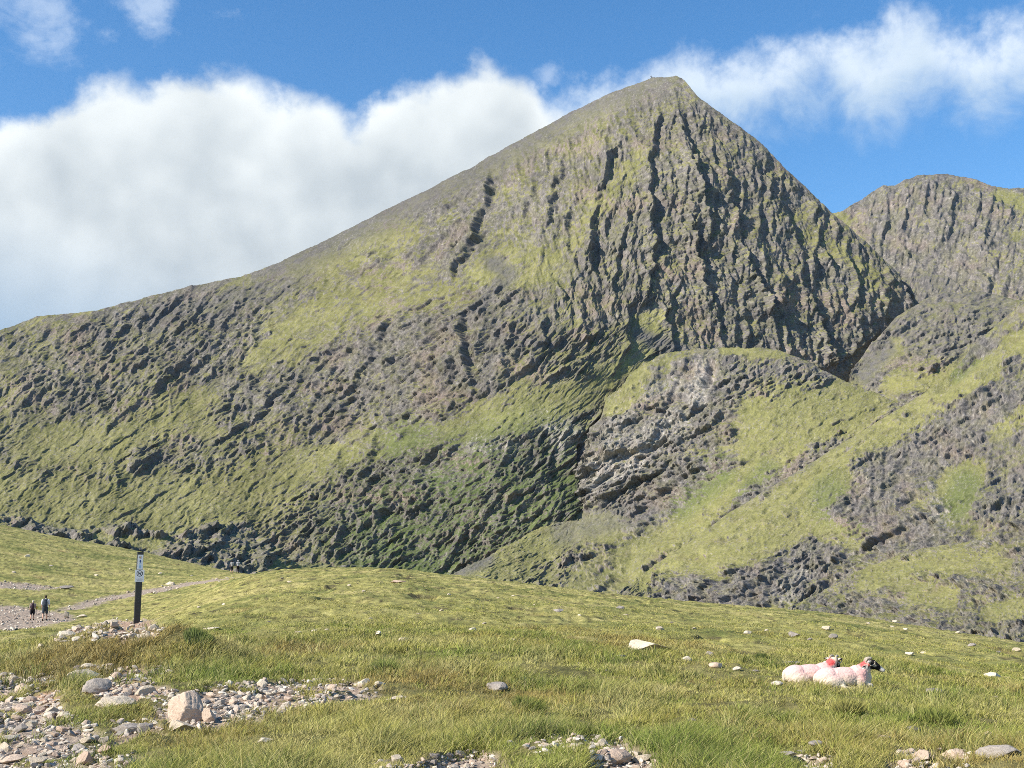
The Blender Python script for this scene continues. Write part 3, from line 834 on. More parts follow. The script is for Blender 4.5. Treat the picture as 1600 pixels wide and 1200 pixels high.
# --- dark crags at the lower left, behind the near rise
G_TOP = [(-260, 780), (-60, 795), (0, 800), (30, 803), (60, 818), (100, 826), (140, 830), (165, 822), (195, 812), (215, 826), (240, 832), (275, 838), (305, 826), (332, 818), (352, 822), (372, 812), (392, 824),
         (420, 845), (440, 866), (466, 882), (500, 880), (540, 892), (640, 925)]
G_R = tps([(-200, 800, 430), (-200, 900, 330), (0, 805, 430), (0, 900, 330), (200, 820, 430), (200, 900, 330), (330, 820, 440), (330, 880, 370), (420, 846, 430), (420, 900, 350), (540, 893, 430), (600, 930, 380)])
g_gr = [([(150, 840), (250, 850)], 6), ([(430, 890), (500, 892)], 10)]
hillside('low_crags', -260, 640, 720, 140, G_TOP, [(-260, 935), (640, 960)], G_R,
         generic_relief(12, 16, 0.42, 1650, rocky_of(651, 0.35, g_gr, sx=40, sy=20), broad=2.5), generic_paint(0.78, 660, g_gr), back=80, drop=0.7, sil=3.5, seed=18)

# --- floor of the valley behind the near rise, and the low land beyond everything
vr = np.geomspace(230, 9000, 60)[:, None]; va = np.radians(np.linspace(-80, 80, 120))[None]
vx = vr * np.sin(va); vy = vr * np.cos(va)
vz = -48 + 5 * fbm(vx / 200, vy / 200, 3, 700)
me = mesh_from('valley_floor', np.stack([vx, vy, vz], -1), grid_faces(60, 120), True, np.broadcast_to(GRASS, vx.shape + (3,)))
tag(link('valley_floor', me, M_MOUNT), kind='structure')


# ------------------------------------------------------------------ the near ground
KX = np.array([-400, -200, 0, 100, 200, 300, 400, 500, 600, 800, 1000, 1300, 1600, 1900, 2200], float)
KR = np.array([3, 6, 10, 14, 20, 28, 40, 60, 90, 120, 150, 185, 220, 320], float)
KZ = np.array([  # heights relative to the eye, one row per column of KX
    [-1.6, -1.6, -1.62, -1.7, -1.75, -1.7, -1.6, -2.0, -2.2, 0.0, 3.6, 10.0, 13.5, -10],
    [-1.6, -1.6, -1.62, -1.7, -1.75, -1.7, -1.7, -2.3, -2.8, -0.6, 3.2, 9.2, 12.0, -10],
    [-1.6, -1.6, -1.60, -1.68, -1.75, -1.7, -1.72, -2.5, -3.2, -1.4, 2.4, 6.6, 9.3, -12],
    [-1.6, -1.6, -1.58, -1.65, -1.70, -1.62, -1.68, -2.5, -3.25, -1.8, 1.5, 5.2, 6.4, -14],
    [-1.6, -1.6, -1.58, -1.62, -1.62, -1.52, -1.60, -2.3, -2.9, -1.9, 0.6, 4.3, 4.2, -16],
    [-1.6, -1.6, -1.58, -1.60, -1.60, -1.50, -1.42, -1.45, -1.7, -1.2, 0.1, 2.2, 1.2, -18],
    [-1.6, -1.6, -1.58, -1.60, -1.62, -1.50, -1.24, -0.68, 0.30, 0.35, 0.2, 0.2, -3.0, -20],
    [-1.6, -1.6, -1.58, -1.60, -1.64, -1.50, -1.15, -0.35, 0.62, 0.60, -0.6, -3.0, -8.0, -24],
    [-1.6, -1.6, -1.58, -1.60, -1.66, -1.50, -1.10, -0.25, 0.66, 0.10, -2.2, -6.0, -12.0, -28],
    [-1.6, -1.6, -1.58, -1.62, -1.70, -1.60, -1.38, -0.92, -0.33, -1.6, -4.5, -9.0, -16.0, -34],
    [-1.6, -1.6, -1.58, -1.68, -1.80, -1.75, -1.70, -1.55, -1.42, -3.4, -7.0, -13.0, -20.0, -40],
    [-1.6, -1.6, -1.58, -1.70, -1.92, -2.00, -2.10, -2.22, -2.47, -5.4, -10.0, -17.0, -25.0, -44],
    [-1.6, -1.6, -1.60, -1.76, -2.05, -2.35, -2.75, -3.35, -4.30, -8.0, -13.0, -20.0, -28.0, -46],
    [-1.6, -1.6, -1.62, -1.82, -2.20, -2.70, -3.40, -4.60, -6.60, -11.0, -16.0, -23.0, -30.0, -46],
    [-1.6, -1.6, -1.64, -1.90, -2.40, -3.10, -4.10, -6.00, -9.00, -14.0, -19.0, -25.0, -32.0, -46]])
AZK = np.array([float(ray(x, 900)[0]) for x in KX])
TA = np.linspace(AZK[0], AZK[-1], 420); TR = np.linspace(math.log(KR[0]), math.log(KR[-1]), 420)
_t = np.stack([np.interp(TR, np.log(KR), row) for row in KZ], 0)
TZ = np.stack([np.interp(TA, AZK, _t[:, k]) for k in range(len(TR))], 1)


def blur(Z, s):
    k = np.exp(-0.5 * (np.arange(-3 * s, 3 * s + 1) / s) ** 2); k /= k.sum()
    q = np.pad(Z, 3 * s, mode='edge')
    q = np.apply_along_axis(lambda a: np.convolve(a, k, 'valid'), 0, q)
    return np.apply_along_axis(lambda a: np.convolve(a, k, 'valid'), 1, q)
TZ = blur(TZ, 6)


def table_z(X, Y):
    az = np.clip(np.arctan2(X, Y), TA[0], TA[-1] - 1e-9); lr = np.log(np.clip(np.hypot(X, Y), KR[0] + 1e-6, KR[-1] - 1e-3))
    a = (az - TA[0]) / (TA[1] - TA[0]); b = (lr - TR[0]) / (TR[1] - TR[0])
    i = np.clip(a.astype(int), 0, len(TA) - 2); j = np.clip(b.astype(int), 0, len(TR) - 2)
    a = a - i; b = b - j
    return (TZ[i, j] * (1 - a) * (1 - b) + TZ[i + 1, j] * a * (1 - b) + TZ[i, j + 1] * (1 - a) * b + TZ[i + 1, j + 1] * a * b)


def mound_xy(px, r):
    az = float(ray(px, 900)[0]); return r * math.sin(az), r * math.cos(az)


MOUNDS = [(*mound_xy(196, 24.2), 1.15, 0.62), (*mound_xy(300, 23.0), 0.6, 0.30), (*mound_xy(205, 17.5), 0.9, 0.16), (*mound_xy(440, 17.0), 1.1, 0.14),
          (*mound_xy(110, 18.5), 0.7, 0.10), (*mound_xy(975, 11.5), 0.6, 0.10), (*mound_xy(700, 15.0), 0.8, 0.12)]


def smooth_z(X, Y):
    z = table_z(X, Y)
    for mx, my, s, h in MOUNDS:
        z = z + h * np.exp(-((X - mx) ** 2 + (Y - my) ** 2) / (2 * s * s))
    return z


# areas seen in the picture, as outlines on the ground (pixel outlines carried down on to the smooth ground)
def hit(px, py, zf=smooth_z):
    """where the sight line through a pixel meets the ground"""
    px = np.atleast_1d(np.asarray(px, float)); py = np.atleast_1d(np.asarray(py, float))
    az, te = ray(px, py)
    rs = np.geomspace(3.2, 300, 900)
    X = np.sin(az)[:, None] * rs[None]; Y = np.cos(az)[:, None] * rs[None]
    d = zf(X, Y) - te[:, None] * rs[None]
    ok = d >= 0
    k = np.where(ok.any(1), ok.argmax(1), len(rs) - 1); k = np.clip(k, 1, None)
    i = np.arange(len(px))
    d0, d1 = d[i, k - 1], d[i, k]
    f = np.clip(-d0 / np.where(np.abs(d1 - d0) < 1e-9, 1e-9, d1 - d0), 0, 1)
    r = rs[k - 1] + f * (rs[k] - rs[k - 1])
    x = r * np.sin(az); y = r * np.cos(az)
    return x, y, zf(x, y)


STONY = [  # outline, softness in pixels, share of bare red soil
    ([(-80, 1045), (0, 1052), (40, 1060), (66, 1086), (98, 1112), (128, 1127), (165, 1146), (160, 1165), (178, 1185), (215, 1175), (205, 1196), (170, 1260), (-80, 1260)], 12, 0.1),
    ([(40, 1062), (85, 1053), (92, 1085), (92, 1112), (72, 1116), (45, 1096), (35, 1080)], 6, 0.9),
    ([(112, 1048), (150, 1042), (268, 1044), (274, 1060), (228, 1066), (287, 1086), (282, 1099), (240, 1094), (205, 1090), (150, 1088), (130, 1080), (152, 1062)], 7, 0.5),
    ([(176, 1130), (240, 1126), (252, 1142), (186, 1152)], 7, 0.4),
    ([(238, 1104), (290, 1085), (330, 1074), (400, 1067), (470, 1064), (545, 1066), (592, 1076), (586, 1091), (522, 1094), (470, 1108), (400, 1124), (340, 1140), (262, 1130)], 8, 0.25),
    ([(88, 1001), (112, 985), (176, 969), (238, 970), (256, 985), (238, 998), (170, 1000)], 7, 0.6),
    ([(556, 1230), (578, 1192), (640, 1196), (682, 1186), (742, 1174), (776, 1186), (786, 1230)], 8, 0.2),
    ([(796, 1166), (826, 1149), (930, 1149), (942, 1166), (882, 1180), (820, 1174)], 7, 0.2),
    ([(918, 1240), (924, 1172), (968, 1154), (988, 1174), (1028, 1190), (1024, 1240)], 7, 0.3),
    ([(1385, 1220), (1400, 1180), (1440, 1172), (1520, 1178), (1500, 1220)], 8, 0.1),
    ([(1225, 1200), (1240, 1180), (1300, 1184), (1310, 1220)], 8, 0.2),
    ([(-80, 950), (20, 947), (62, 953), (104, 960), (118, 967), (60, 979), (0, 986), (-80, 986)], 5, 0.1),
    ([(90, 955), (130, 942), (172, 932), (230, 921), (262, 917), (262, 923), (230, 928), (170, 938), (130, 951)], 3, 0.1),
    ([(262, 917), (300, 909), (340, 905), (372, 903), (340, 907.5), (300, 914), (262, 922)], 2, 0.1),
    ([(-60, 908), (40, 912), (95, 919), (50, 921), (-60, 917)], 4, 0.1)]
STONY_XY = []
for pts, s, red in STONY:
    q = np.array(pts, float); x, y, z = hit(q[:, 0], q[:, 1]); STONY_XY.append((list(zip(x, y)), red))


def stony(X, Y):
    """share of stony ground and of red soil at ground points, with a ragged border"""
    X = np.asarray(X, np.float32); Y = np.asarray(Y, np.float32)
    r = np.hypot(X, Y)
    s = np.zeros(X.shape, np.float32); red = s.copy()
    wx = X + 0.009 * r * fbm(X * 2.6, Y * 2.2, 3, 811)
    wy = Y + 0.010 * r * fbm(X * 2.2 + 7, Y * 1.8, 3, 815)
    for pts, rd in STONY_XY:
        ctr = np.mean(pts, 0); soft = 0.007 * math.hypot(*ctr)
        p = poly_in(wx, wy, pts, soft)
        s = np.maximum(s, p); red = np.maximum(red, p * rd)
    s = s * (1 - 0.9 * sm(0.08, 0.26, fbm(X / 0.75, Y / 0.95, 3, 818)) * sm(40, 30, r))
    return s, red


def ground_z(X, Y, detail=True):
    z = smooth_z(X, Y)
    r = np.hypot(X, Y)
    near = sm(120, 30, r)
    s, red = stony(X, Y)
    hum = fbm(X / 1.3, Y / 1.6, 3, 820) * 0.115 + fbm(X / 5.5, Y / 6.5, 3, 830) * 0.16 * (0.35 + 0.65 * near)
    tus = np.maximum(0, pn(X / 0.45, Y / 0.5, 840)) * 0.06
    far = (fbm(X / 2.2, Y / 3.0, 3, 842) * 0.10 + np.maximum(0, pn(X / 0.9, Y / 1.2, 843)) * 0.08) * sm(28, 45, r)
    hol_ = sm(0.30, 0.50, fbm(X / 2.4, Y / 3.2, 3, 900)) * sm(20, 32, r) * sm(140, 90, r)
    z = z - 0.16 * hol_ * (1 - s)
    z = z + hum * (1 - 0.5 * s) + (tus + far) * (1 - s)
    z = z - s * (0.07 * sm(60, 20, r))
    # broken edge of the worn path at the lower left, and stones' roughness
    if detail:
        z = z + s * 0.03 * pn(X / 0.11, Y / 0.13, 850)
    return z


ga = np.concatenate([np.linspace(-1.20, -0.50, 50)[:-1], np.linspace(-0.50, 0.50, 1350), np.linspace(0.50, 1.20, 50)[1:]])
gr = np.geomspace(3.2, 318, 900)
GX = gr[:, None] * np.sin(ga)[None]; GY = gr[:, None] * np.cos(ga)[None]
GZ = ground_z(GX, GY)
gs, gred = stony(GX, GY)
gxf = GX.astype(np.float32); gyf = GY.astype(np.float32); grr = np.hypot(GX, GY)
TURF = np.array([0.260, 0.238, 0.078]); TURF_D = np.array([0.115, 0.130, 0.038]); TURF_Y = np.array([0.370, 0.315, 0.130]); TURF_R = np.array([0.200, 0.125, 0.058])
SOIL = np.array([0.34, 0.205, 0.130]); GRIT = np.array([0.33, 0.27, 0.21]); PEAT = np.array([0.035, 0.028, 0.018])
na = fbm(gxf / 6, gyf / 9, 4, 860); nb = fbm(gxf / 1.1, gyf / 1.6, 4, 870); nc = fbm(gxf / 0.35, gyf / 0.5, 2, 880)
gc = lerp(TURF + 0 * GX[..., None], TURF_D, sm(0.0, 0.6, na + 0.5 * nb))
gc = lerp(gc, TURF_Y, sm(0.05, 0.7, -na + 0.5 * nb + 0.25 * nc) * 0.8)
gc = lerp(gc, TURF_R, sm(0.25, 0.6, fbm(gxf / 3.2, gyf / 4.5, 3, 890)) * 0.55)
# bare peat in the hollows of the middle distance
hq = fbm(gxf / 2.4, gyf / 3.2, 3, 900) + 0.10 * nc
hol = sm(0.24, 0.34, hq) * sm(0.56, 0.44, hq) * sm(20, 30, grr) * sm(150, 110, grr)
gc = lerp(gc, PEAT * 1.6, hol * 0.85 * sm(-0.2, 0.2, nb))
band = fbm(gxf / 9, gyf / 2.5, 3, 907)
gc = lerp(gc, TURF_D, 0.7 * sm(0.05, 0.45, band) * sm(25, 45, grr))
gc = lerp(gc, TURF_Y, 0.6 * sm(0.05, 0.45, -band) * sm(40, 70, grr))
# close to the eye the turf is covered by blades; between them lies litter
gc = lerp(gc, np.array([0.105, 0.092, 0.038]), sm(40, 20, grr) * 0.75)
spk = pn(gxf / 0.16, gyf / 0.28, 905); spl = pn(gxf / 0.5, gyf / 0.9, 906)
gc = gc * 1.08 * (1 + 0.35 * spk + 0.35 * spl + 0.2 * nc)[..., None]
gc = lerp(gc, TURF_Y * 1.25, 0.6 * sm(0.5, 0.8, spk + 0.3 * spl) * sm(25, 45, grr))
gc = lerp(gc, PEAT * 2, 0.7 * sm(-0.45, -0.75, spk + 0.5 * spl) * sm(25, 45, grr))
sc_ = lerp(GRIT + 0 * GX[..., None], SOIL, np.clip(gred + 0.3 * nb, 0, 1))
gc = lerp(gc, sc_ * (1 + 0.25 * nc)[..., None], gs)
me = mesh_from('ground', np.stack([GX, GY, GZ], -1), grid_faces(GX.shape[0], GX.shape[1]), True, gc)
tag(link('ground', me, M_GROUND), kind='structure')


# a fast lookup of the finished ground
LGA, LGR = ga, np.log(gr)
def gz(X, Y):
    X = np.atleast_1d(np.asarray(X, float)); Y = np.atleast_1d(np.asarray(Y, float))
    a = np.interp(np.arctan2(X, Y), LGA, np.arange(len(LGA))); b = np.interp(np.log(np.hypot(X, Y)), LGR, np.arange(len(LGR)))
    i = np.clip(b.astype(int), 0, len(LGR) - 2); j = np.clip(a.astype(int), 0, len(LGA) - 2)
    b = b - i; a = a - j
    return GZ[i, j] * (1 - a) * (1 - b) + GZ[i, j + 1] * a * (1 - b) + GZ[i + 1, j] * (1 - a) * b + GZ[i + 1, j + 1] * a * b


def on_ground(px, py):
    x, y, z = hit(px, py, lambda X, Y: gz(X.ravel(), Y.ravel()).reshape(X.shape))
    return x, y, z


# ------------------------------------------------------------------ grass: blades in tufts, one uncountable mass
m, t, b, N = base_mat('grass_blade', 0.55, 0.25)
at = t.nodes.new('ShaderNodeAttribute'); at.attribute_name = 'Col'
t.links.new(at.outputs['Color'], b.inputs['Base Color'])
ge = t.nodes.new('ShaderNodeNewGeometry')
vm = t.nodes.new('ShaderNodeVectorMath'); vm.operation = 'MULTIPLY_ADD'
t.links.new(ge.outputs['Normal'], vm.inputs[0]); vm.inputs[1].default_value = (0.55, 0.55, 0.55); vm.inputs[2].default_value = (-0.1, -0.1, 0.75)
vn = t.nodes.new('ShaderNodeVectorMath'); vn.operation = 'NORMALIZE'; t.links.new(vm.outputs[0], vn.inputs[0])
t.links.new(vn.outputs[0], b.inputs['Normal'])
tr = t.nodes.new('ShaderNodeBsdfTranslucent'); t.links.new(at.outputs['Color'], tr.inputs['Color'])
mx_ = t.nodes.new('ShaderNodeMixShader'); mx_.inputs[0].default_value = 0.35
t.links.new(b.outputs[0], mx_.inputs[1]); t.links.new(tr.outputs[0], mx_.inputs[2])
t.links.new(mx_.outputs[0], t.nodes['Material Output'].inputs['Surface'])
M_GRASS = m

SHEEP_SPOTS = []                                               # (x, y, radius) kept clear of blades
KEEP_CLEAR = []


def blades(root, h, lean, wdt, az, col, bend):
    """blade strips: root (n,3), height, lean (n,2) at the tip, width, facing azimuth"""
    n = len(h)
    side = np.stack([np.cos(az), np.sin(az), 0 * az], -1) * wdt[:, None] * 0.5
    lv = []
    for tt, ww in ((0.0, 1.0), (0.5, 0.8)):
        c = root.copy()
        c[:, :2] += lean * (tt ** bend)[:, None] if np.ndim(bend) else lean * tt ** bend
        c[:, 2] += h * tt * (1 - 0.12 * tt)
        lv += [c - side * ww, c + side * ww]
    tip = root.copy(); tip[:, :2] += lean; tip[:, 2] += h * 0.88
    lv.append(tip)
    V = np.stack(lv, 1).reshape(-1, 3)
    i = np.arange(n, dtype=np.int32)[:, None] * 5
    quads = i + np.array([[0, 1, 3, 2]], np.int32); tris = i + np.array([[2, 3, 4]], np.int32)
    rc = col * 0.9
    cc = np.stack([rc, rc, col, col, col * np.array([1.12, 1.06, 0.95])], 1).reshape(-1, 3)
    return V, quads, tris, cc


def make_grass(name, ntuft, per, r0, r1, seed, hrange, power=1.0, extra=0, extra_rows=(975, 1205), sides=0.0):
    g = np.random.default_rng(seed)
    u = g.random(ntuft)
    r = 1.0 / (1.0 / r0 + (1.0 / r1 - 1.0 / r0) * u ** power)
    a = g.uniform(-0.47, 0.47, ntuft)
    if sides: a = np.where(g.random(ntuft) < sides, np.sign(a) * g.uniform(0.46, 0.80, ntuft), a)   # the same turf runs on to left and right
    x = r * np.sin(a); y = r * np.cos(a)
    if extra:                                                   # banks that face the eye need more blades than the level
        ex, ey = [], []
        for k in range(0, extra, 3000):
            qx, qy, _ = on_ground(g.uniform(-30, 1630, 3000), g.uniform(*extra_rows, 3000)); ex.append(qx); ey.append(qy)
        x = np.concatenate([x, *ex]); y = np.concatenate([y, *ey])
        ok = np.hypot(x, y) < r1 * 1.3; x, y = x[ok], y[ok]
        r = np.hypot(x, y); a = np.arctan2(x, y); ntuft = len(x)
    s, red = stony(x, y)
    lush = fbm(x / 2.6, y / 3.6, 3, 910) + 0.75 * fbm(x / 0.7, y / 0.95, 3, 915)
    bx0, by0 = MOUNDS[0][:2]
    lush = lush + 0.42 * np.exp(-((x - bx0 - 0.3) ** 2 + (y - by0 + 1.6) ** 2) / 5.0)
    keep = (g.random(ntuft) > s * 1.15 - 0.02) & (g.random(ntuft) < 0.30 + 0.9 * sm(-0.45, 0.1, lush))
    for cx, cy, rad in KEEP_CLEAR:
        keep &= np.hypot(x - cx, y - cy) > rad
    x, y, r, a, s, lush = (q[keep] for q in (x, y, r, a, s, lush))
    nt = len(x)
    long_ = sm(-0.35, 0.55, lush)
    short_far = sm(40, 26, r)                                   # beyond about 30 m the turf is grazed short
    H = (hrange[0] + (hrange[1] - hrange[0]) * long_ * (0.55 + 0.6 * g.random(nt))) * (0.42 + 0.58 * short_far) * (0.75 + 0.7 * g.random(nt) ** 3) * (1 - 0.45 * s)
    # tuft colour
    n1 = fbm(x / 3.0, y / 4.2, 3, 920); n2 = pn(x / 0.9, y / 1.2, 925); n3 = fbm(x / 5.0, y / 7.0, 3, 930)
    GREEN = np.array([0.195, 0.240, 0.050]); DEEP = np.array([0.105, 0.140, 0.032]); STRAW = np.array([0.520, 0.450, 0.210]); OLIVE = np.array([0.325, 0.298, 0.080]); RUST = np.array([0.290, 0.175, 0.075])
    c = lerp(OLIVE + np.zeros((nt, 3)), GREEN, 0.85 * sm(-0.15, 0.55, n1 + 0.4 * n2))
    c = lerp(c, DEEP, 0.85 * sm(0.15, 0.65, lush + 0.3 * n2 + 0.25 * g.standard_normal(nt)))
    c = lerp(c, RUST, 0.65 * sm(0.08, 0.42, n3 + 0.15 * g.standard_normal(nt)))
    c = lerp(c, STRAW, 0.62 * sm(-0.05, 0.6, -n1 * 0.9 + 0.35 * n2 + 0.2 * g.standard_normal(nt)))
    c = lerp(c, OLIVE * 1.05, 0.45 * sm(26, 42, r))
    # blades of each tuft
    k = np.repeat(np.arange(nt), per)
    n = len(k)
    spread = (0.05 + 0.07 * g.random(nt))[k] * np.maximum(1, r[k] / 16)
    ang = g.random(n) * 2 * np.pi; rad = spread * np.sqrt(g.random(n))
    bx = x[k] + rad * np.cos(ang); by = y[k] + rad * np.sin(ang)
    root = np.stack([bx, by, gz(bx, by) - 0.015], -1)
    h = H[k] * (0.45 + 0.75 * g.random(n))
    out = 0.45 * h * g.random(n)
    tl = (0.22 + 0.35 * g.standard_normal(nt))[k]; tl2 = (0.3 * g.standard_normal(nt))[k]
    lean = np.stack([1.5 * out * np.cos(ang) + h * (tl + 0.25 * g.standard_normal(n)), 1.5 * out * np.sin(ang) + h * (tl2 + 0.2 * g.standard_normal(n))], -1)
    wdt = (0.0045 + 0.004 * g.random(n)) * np.maximum(0.9, r[k] / 13) ** 0.95
    faz = g.normal(0, 0.9, n)
    tone = 0.60 + 0.70 * g.random(nt) ** 1.3
    col = c[k] * (tone[k] * (0.72 + 0.5 * g.random(n)))[:, None]
    dry = g.random(n) < 0.14
    col = col * np.array([1.16, 1.22, 1.10])
    col[dry] = col[dry] * 0.35 + STRAW * 0.75
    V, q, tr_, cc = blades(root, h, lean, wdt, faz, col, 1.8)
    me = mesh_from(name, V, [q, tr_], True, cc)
    return tag(link(name, me, M_GRASS), kind='stuff')



def tussock(label, px, py, width, height, seed, green):
    """one big clump of rush or grass, a thing of its own"""
    g = np.random.default_rng(seed)
    X, Y, Z = on_ground(px, py); k = math.hypot(float(X[0]), float(Y[0])) / F_PX
    n = 900; w = width * k / 2; hh = height * k
    a = g.random(n) * 2 * np.pi; rad = w * 0.75 * np.sqrt(g.random(n))
    bx = float(X[0]) + rad * np.cos(a); by = float(Y[0]) + w * 0.6 + rad * np.sin(a)
    root = np.stack([bx, by, gz(bx, by) - 0.02], -1)
    h = hh * (0.55 + 0.5 * g.random(n)) * (1 - 0.45 * (rad / (w * 0.75)) ** 2)
    out = h * (0.15 + 0.45 * rad / w)
    lean = np.stack([out * np.cos(a) + 0.12 * h + 0.1 * h * g.standard_normal(n), out * np.sin(a) + 0.1 * h * g.standard_normal(n)], -1)
    c = np.array(green) * (0.6 + 0.8 * g.random(n))[:, None]
    V, q, t3, cc = blades(root, h, lean, 0.008 + 0.006 * g.random(n), g.normal(0, 0.9, n), c, 1.7)
    o0 = np.array([float(X[0]), float(Y[0]), float(gz(X, Y)[0])])
    o = link('tussock', mesh_from('tussock', V - o0, [q, t3], True, cc), M_GRASS); o.location = o0
    return tag(o, label, 'tussock', None)



# ------------------------------------------------------------------ stones
def stone_mat(name, c_a, c_b, c_spot):
    m, t, b, N = base_mat(name, 0.9, 0.15)
    tc_ = t.nodes.new('ShaderNodeTexCoord'); v = tc_.outputs['Object']
    oi = t.nodes.new('ShaderNodeObjectInfo')
    sh = t.nodes.new('ShaderNodeVectorMath'); sh.operation = 'ADD'
    t.links.new(v, sh.inputs[0])
    cm = t.nodes.new('ShaderNodeCombineXYZ')
    t.links.new(N.mul(oi.outputs['Random'], 37.0), cm.inputs[0]); t.links.new(cm.outputs[0], sh.inputs[1]); v = sh.outputs[0]
    n1 = N.noise(v, 2.3, 5, 0.6); n2 = N.noise(v, 9.0, 5, 0.7); n3 = N.noise(v, 38.0, 4, 0.7)
    c = N.mix(N.step(N.add(n1, N.mul(N.sub(oi.outputs['Random'], 0.5), 0.35)), 0.32, 0.68), c_a, c_b)
    c = N.mix(N.mul(N.step(n2, 0.56, 0.70), 0.6), c, c_spot)
    c = N.mix(N.mul(N.step(n2, 0.46, 0.34), 0.45), c, tuple(q * 0.5 for q in c_a))
    c = N.mix(N.mul(N.step(n3, 0.35, 0.65), 0.30), c, tuple(min(1.0, q * 1.35) for q in c_b))
    t.links.new(c, b.inputs['Base Color'])
    bp = t.nodes.new('ShaderNodeBump'); bp.inputs['Strength'].default_value = 0.55; bp.inputs['Distance'].default_value = 0.06
    t.links.new(N.add(n2, N.mul(n3, 0.4)), bp.inputs['Height']); t.links.new(bp.outputs[0], b.inputs['Normal'])
    return m


M_STONE = {'pale': stone_mat('pale_stone', (0.44, 0.365, 0.27), (0.60, 0.52, 0.40), (0.62, 0.56, 0.46)),
           'pink': stone_mat('pink_stone', (0.40, 0.29, 0.215), (0.54, 0.42, 0.32), (0.56, 0.48, 0.38)),
           'grey': stone_mat('grey_stone', (0.20, 0.175, 0.155), (0.34, 0.30, 0.26), (0.46, 0.42, 0.35))}


def stone_shape(kind, seed, sub=4):
    """unit stone: about 1 wide (x), lying on z = 0"""
    g = np.random.default_rng(seed)
    bm = bmesh.new(); bmesh.ops.create_icosphere(bm, subdivisions=sub, radius=1.0)
    v = np.array([q.co[:] for q in bm.verts])
    f = np.array([[q.index for q in fc.verts] for fc in bm.faces]); bm.free()
    ncut, lo, hi = {'round': (10, 0.66, 0.92), 'block': (14, 0.48, 0.76), 'slab': (12, 0.48, 0.80), 'angular': (12, 0.42, 0.78)}[kind]
    for _ in range(ncut):
        n = g.standard_normal(3)
        if kind == 'slab': n *= (0.8, 0.8, 1.2)
        n /= np.linalg.norm(n); d = g.uniform(lo, hi)
        o = v @ n - d
        v = v - np.where(o > 0, o, 0)[:, None] * n * 0.97
    nz = fbm((v[:, 0] + v[:, 2] * 0.7) * 2.1 + seed, (v[:, 1] - v[:, 2] * 0.6) * 2.1, 4, 60)
    v = v * (1 + 0.11 * nz[:, None])
    fin = fbm((v[:, 0] + v[:, 2] * 0.8) * 7 + seed, (v[:, 1] - v[:, 2] * 0.9) * 7, 3, 64)
    v = v * (1 + 0.05 * fin[:, None])
    if sub > 4: v = v * (1 + 0.030 * ridged((v[:, 0] + v[:, 2] * 0.6) * 5 + seed, (v[:, 1] - v[:, 2] * 0.8) * 5, 4, 66)[:, None])
    v[:, 1] *= 0.85; v[:, 2] *= {'round': 0.72, 'block': 0.62, 'slab': 0.34, 'angular': 0.60}[kind]
    v[:, 0] -= (v[:, 0].min() + v[:, 0].max()) / 2
    v /= np.ptp(v[:, 0])
    v[:, 2] -= v[:, 2].min()
    return v, f


SHAPES = {}
def stone_mesh(kind, var, mat, sub=4):
    key = (kind, var, mat, sub)
    if key not in SHAPES:
        v, f = stone_shape(kind, 1000 + 37 * var + {'round': 0, 'block': 500, 'slab': 900, 'angular': 1300}[kind], sub)
        me = mesh_from(kind + '_stone', v, f, sub >= 4); me.materials.append(M_STONE[mat]); SHAPES[key] = me
    return SHAPES[key]


def put_stone(name, label, cat, px, py, w, h, kind, mat, group=None, var=None, rz=None, tilt=0.0, sink=0.18, sub=4):
    """a stone whose foot is seen at (px, py), w by h pixels as seen"""
    x, y, z = on_ground(px, py); x, y, z = float(x[0]), float(y[0]), float(z[0])
    r = math.hypot(x, y); k = r / F_PX
    var = random.randrange(8) if var is None else var
    me = stone_mesh(kind, var, mat, sub)
    o = bpy.data.objects.new(name, me); C.objects.link(o)
    tall = max(q.co.z for q in me.vertices) if 'tall' not in me else me['tall']
    me['tall'] = tall
    sxy = w * k * 1.02; szz = h * k / (1 - sink) / tall * 0.92
    o.scale = (sxy, sxy * random.uniform(0.8, 1.1), szz)
    o.rotation_euler = (random.uniform(-0.08, 0.08), tilt, random.uniform(-0.5, 0.5) if rz is None else rz)
    y2 = y + sxy * 0.35; x2 = x * y2 / y
    o.location = (x2, y2, min(z, float(gz(x2, y2)[0])) - sink * szz * tall)
    KEEP_CLEAR.append((x2, y2, sxy * 0.42))
    return tag(o, label, cat, group)


